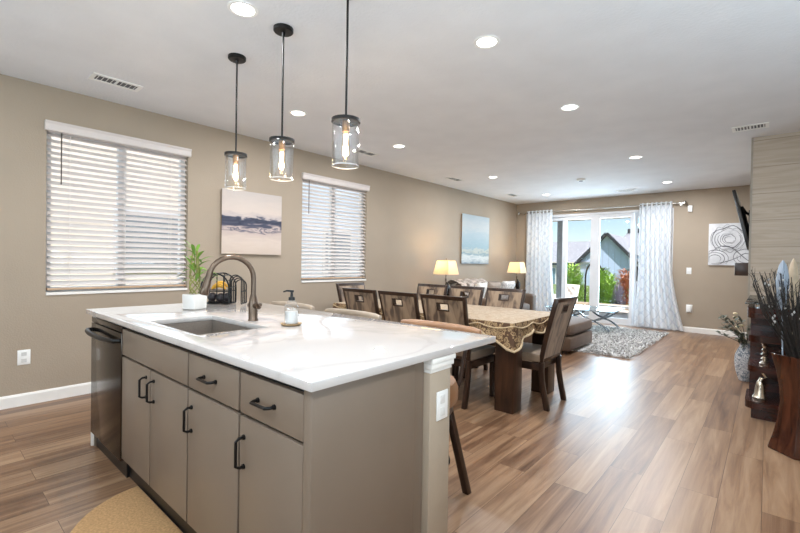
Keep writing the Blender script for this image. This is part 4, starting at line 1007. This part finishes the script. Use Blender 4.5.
spear(.135, 4.06, .98, .355, .03, mat('tan palm leaf', (196, 176, 150), .6, var=.1), 'tan pointed palm spear among the twigs at the photo edge', .0)
# patterned floor vase with greenery beyond the console
CB = damask('grey white patterned glaze', (206, 206, 206), (116, 124, 134), 34, .5)
r = thing('planter_vase', 'patterned grey and white floor vase with leafy branches behind the console', 'plant', (-.17, 6.11, 0))
build(MB().lathe([(0, 0), (.055, 0), (.06, .01), (.085, .1), (.1, .2), (.095, .28), (.065, .36), (.05, .39), (.058, .41), (.05, .41), (.042, .38), (0, .36)], (-.17, 6.11, 0), 28, caps=False), 'vase', CB, r, smooth=True)
rnd = random.Random(21)
for k in range(11):
    a = rnd.uniform(PI*.75, PI*1.65); b = rnd.uniform(.08, .3); h = rnd.uniform(.5, .8)
    p = [Vector((-.17, 6.11, .36)), Vector((-.17+b*.3*math.cos(a), 6.11+b*.3*math.sin(a), .36+(h-.36)*.5)), Vector((-.17+b*math.cos(a), 6.11+b*math.sin(a)*.8, h))]
    st = build(MB().tube(p, [.004, .003, .0015], 5), 'branch', TWIG, r)
    mb = MB()
    for q in range(13):
        u = rnd.uniform(.2, 1); c = p[1].lerp(p[2], u) if u > .5 else p[0].lerp(p[1], u*2); leaf(mb, c, (rnd.uniform(-1, .6), rnd.uniform(-1, 1), rnd.uniform(-.2, .8)), rnd.uniform(.05, .09), .016, .2, 3)
    build(mb, 'leaves', EUCA, st, smooth=True)
for k in range(5):
    a = rnd.uniform(2.4, 4.5); p = Vector((-.17+.1*math.cos(a), 6.11+.1*math.sin(a), .58+.04*k)); 
    build(MB().lathe([(0, -.015), (.02, -.005), (.022, .008), (0, .018)], p, 8, caps=False).tube([p, (-.17, 6.11, .37)], .002, 4), 'blossom', mat('cream blossom', (222, 206, 170), .8), r, smooth=True)

# ------------------------------------------------------------------ outside the glass door
tag(build(B(-9, BW+.15, -.14, 3, 13.6, -.04), 'patio_slab', CONCRETE), kind='structure')
tag(build(B(-60, 13.6, -1.2, 40, 90, -.35), 'back_lawn', GRASS), kind='structure')
tag(build(B(-40, -20, -.9, LW-.4, BW+.1, -.3), 'side_yard', GRASS), kind='structure')
tag(build(MB().box(-6.5, BW+.17, 2.62, 1, 11.45, 2.8).box(-6.5, 11.2, 2.42, 1, 11.45, 2.62), 'patio_cover', mat('beige stucco soffit', (186, 166, 142), .8)), kind='structure')
tag(build(B(-4.245, 11.22, -.04, -4.075, 11.42, 2.419), 'patio_post', mat('grey post', (120, 122, 124), .7)), 'grey square post of the patio cover seen beside the left curtain', 'post')
tag(build(MB().box(-8, 13.61, -.35, 2, 13.85, .04).box(-8.0, 13.58, .04, 2, 13.89, .09), 'planter_wall', BRICK), 'low tan block planter wall behind the patio', 'wall')
# tufted patio chair
r = thing('patio_chair', 'off white tufted patio armchair outside the left glass panel', 'chair', (-4.62, 12.75, -.04)); LOCAL.add(r.name); r.rotation_euler = (0, 0, PI-.5); r.scale = (.84, .84, .62)
build(MB().cushion(-.33, -.3, .28, .33, .32, .46, .02), 'seat', PATIO, r, smooth=True, weld=True)
def tuft(u, v):
    a, b = u*2-1, v*2-1; k = (1-a**6)*(1-b**6); q = .09*k**.5-.02*(math.cos(a*PI*2.5)*math.cos(b*PI*2.5))*k; return (a*.37, -.30-.12*(b+1)/2+q, .78+b*.36)
def tuftb(u, v):
    a, b = u*2-1, v*2-1; k = (1-a**6)*(1-b**6); return (a*.37, -.30-.12*(b+1)/2-.06*k**.5, .78+b*.36)
build(MB().grid(tuft, 20, 20).grid(tuftb, 20, 20), 'backrest', PATIO, r, smooth=True, weld=True)
for s in (-1, 1): build(MB().cushion(s*.37-.05, -.3, .3, s*.37+.05, .3, .62, .01), 'arm', PATIO, r, smooth=True, weld=True)
for sx in (-1, 1):
    for sy in (-1, 1): build(MB().cyl((sx*.3, sy*.26, 0), (sx*.28, sy*.24, .3), .02, 8), 'leg', ESPRESSO, r)
# low outdoor table / bench
r = thing('patio_bench', 'low pale patio table between the chair and the planter wall', 'table', (-3.0, 12.6, -.04))
build(B(-3.6, 12.35, .12, -2.35, 12.85, .16), 'tabletop', CONCRETE, r, bevel=.005)
for x in (-3.5, -2.5): build(B(x, 12.42, -.04, x+.08, 12.78, .12), 'leg', DARKTRIM, r)
# shepherd hook
mb = MB(); pts = [(-4.4, 14.1, -.35), (-4.4, 14.1, .85)]
for k in range(1, 13): a = PI*k/12*.8; pts.append((-4.4+.26*(1-math.cos(a)), 14.1, .85+.5*math.sin(a)))
mb.tube(pts, .026, 8); mb.tube([pts[-1], (pts[-1][0]+.05, 14.1, pts[-1][2]-.05), (pts[-1][0]+.1, 14.1, pts[-1][2]+.02)], .018, 8)
tag(build(mb, 'garden_hook', BLACK, smooth=True), 'black curved garden hook standing among the green shrubs', 'garden hook')
def shrub(name, c, R_, hz, n, m, L, label, seed, spiky=False):
    rnd = random.Random(seed); r = thing(name, label, 'shrub', c, 'garden shrubs beyond the patio'); mb = MB(); c = Vector(c)
    for k in range(n):
        a = rnd.uniform(0, 2*PI); q = math.sqrt(rnd.random()); z = rnd.random(); rr = R_*q*math.sqrt(max(.05, 1-(z*.95)**2))
        p = c+Vector((rr*math.cos(a), rr*math.sin(a), hz*z*(.6+.4*rnd.random())))
        d = (math.cos(a)*.6, math.sin(a)*.6, rnd.uniform(.2, 1.4) if not spiky else 2.2); leaf(mb, p, d, L*rnd.uniform(.7, 1.3), L*.16 if not spiky else L*.06, .3, 3)
    build(mb, 'foliage', m, r)
    mb = MB()
    for k in range(5): a = k*1.3; mb.tube([c, c+Vector((R_*.4*math.cos(a), R_*.4*math.sin(a), hz*.6))], [.02, .008], 5)
    build(mb, 'stem', TWIG, r)
gz = -.35
shrub('green_shrub', (-5.3, 15.5, gz), .55, 1.65, 1500, BUSH, .2, 'tall lime green shrub left of the garden hook', 1)
shrub('green_shrub', (-4.5, 16.3, gz), .45, 1.55, 1300, BUSH, .2, 'lime green shrub behind the garden hook', 2)
shrub('green_shrub', (-3.98, 15.3, gz), .3, 1.35, 900, BUSH, .18, 'lime green shrub just right of the wide door stile', 3)
shrub('rust_shrub', (-3.95, 17.2, gz), .5, 1.5, 1100, RUST, .18, 'rust orange shrub in front of the blue house', 4)
shrub('rust_shrub', (-2.9, 17.0, gz), .48, 1.35, 1000, RUST, .18, 'rust orange shrub behind the right door stile', 5)
shrub('lavender_clump', (-3.5, 14.4, gz), .24, 1.0, 700, LAVENDER, .18, 'grey lavender clump on the planter wall, left one', 6, True)
shrub('lavender_clump', (-2.98, 14.45, gz), .26, 1.1, 800, LAVENDER, .18, 'grey lavender clump on the planter wall, right one', 7, True)
# neighbouring house: pale blue gable in front, grey roof behind
r = thing('neighbour_house', 'pale blue board and batten house with a dark trimmed gable and grey roof', 'house', (-9, 36, -1.2))
YH = 34.0; gx, gzp, hw, ez = -9.1, 3.6, 2.05, 1.75
gl, gr = gx-1.95, gx+1.75
mb = MB().prism([(gl, -1.2), (gr, -1.2), (gr, 1.83), (gx, gzp-.1), (gl, 1.6)], 'y', YH, YH+5); build(mb, 'gable_wall', BATTEN, r)
def rake(a, b, w=.2): 
    d = Vector((b[0]-a[0], 0, b[1]-a[1])).normalized(); nn = Vector((-d.z, 0, d.x))*w; p = [Vector((a[0], 0, a[1])), Vector((b[0], 0, b[1]))]
    if nn.z < 0: nn = -nn
    q = [p[0]-nn*.4, p[1]-nn*.4, p[1]+nn*.6, p[0]+nn*.6]; return MB().prism([(v.x, v.z) for v in q], 'y', YH-.35, YH-.05)
mb = rake((gl-.35, 1.2), (gx, gzp)); q = rake((gr+.35, 1.4), (gx, gzp)); mb.add(q.v, q.f); build(mb, 'rake_trim', DARKTRIM, r)
mb = MB().add([(gl-.35, YH-.3, 1.25), (gx, YH-.3, gzp+.05), (gx, YH+5, gzp+.05), (gl-.35, YH+5, 1.25), (gr+.35, YH-.3, 1.45), (gr+.35, YH+5, 1.45)], [(0, 1, 2, 3), (1, 4, 5, 2)])
build(mb, 'gable_roof', SHINGLE, r)
mb = MB().add([(-9.3, YH+1.2, 2.2), (-1.5, YH+1.2, 1.6), (-1.5, YH+7, 4.3), (-9.3, YH+7, 4.2)], [(0, 1, 2, 3)])
mb.add([(-20, YH-.2, 1.45), (-9.6, YH-.2, 1.45), (-9.6, YH+6.5, 3.42), (-20, YH+6.5, 3.42)], [(0, 1, 2, 3)])
build(mb, 'main_roof', SHINGLE, r)
build(MB().box(-20, YH, -1.2, gl-.01, YH+6, 1.2).box(gr+.01, YH+1.4, -1.2, -1.5, YH+6.5, 1.55), 'main_wall', mat('beige house wall', (190, 184, 168), .8), r)
build(B(-20, YH-.3, 1.2, gl-.3, YH-.15, 1.38), 'eave_trim', DARKTRIM, r)
for x0, x1, z0, z1 in ((-7.75, -7.38, .25, 1.05), (-11.75, -11.4, .3, .95), (-13.4, -12.9, -.4, 1.0)):
    y = YH if x0 > -8 else YH; f = build(B(x0, y-.04, z0, x1, y-.005, z1), 'window', VINYL, r); build(B(x0+.05, y-.05, z0+.05, x1-.05, y-.04, z1-.05), 'pane', mat('blue grey pane', (110, 140, 156), .15), f)
for x in (-9.2, -8.6, -7.8): build(B(x, YH+6.4, 4.05, x+.45, YH+6.7, 4.42), 'roof_vent', DARKTRIM, r)
# neighbours beyond the two side windows
r = thing('side_neighbour_house', 'cream sided neighbouring house glimpsed through the left blind', 'house', (-8.6, 2, -.4))
build(B(-9.6, -6, -.4, -8.4, 5.0, 5.4), 'wall', LAPB, r); w_ = build(B(-8.4, 2.2, 1.0, -8.36, 3.3, 2.1), 'window', VINYL, r); build(B(-8.36, 2.27, 1.07, -8.35, 3.23, 2.03), 'pane', mat('grey pane', (140, 146, 152), .15), w_)
r = thing('side_neighbour_house', 'pale blue sided neighbouring house glimpsed through the second blind', 'house', (-9.0, 9, -.4))
build(B(-10, 5.6, -.4, -8.8, 12.5, 4.2), 'wall', LAPC, r); w_ = build(B(-8.8, 7.0, .9, -8.76, 8.0, 2.1), 'window', VINYL, r); build(B(-8.76, 7.07, .97, -8.75, 7.93, 2.03), 'pane', mat('slate pane', (130, 144, 158), .15), w_)
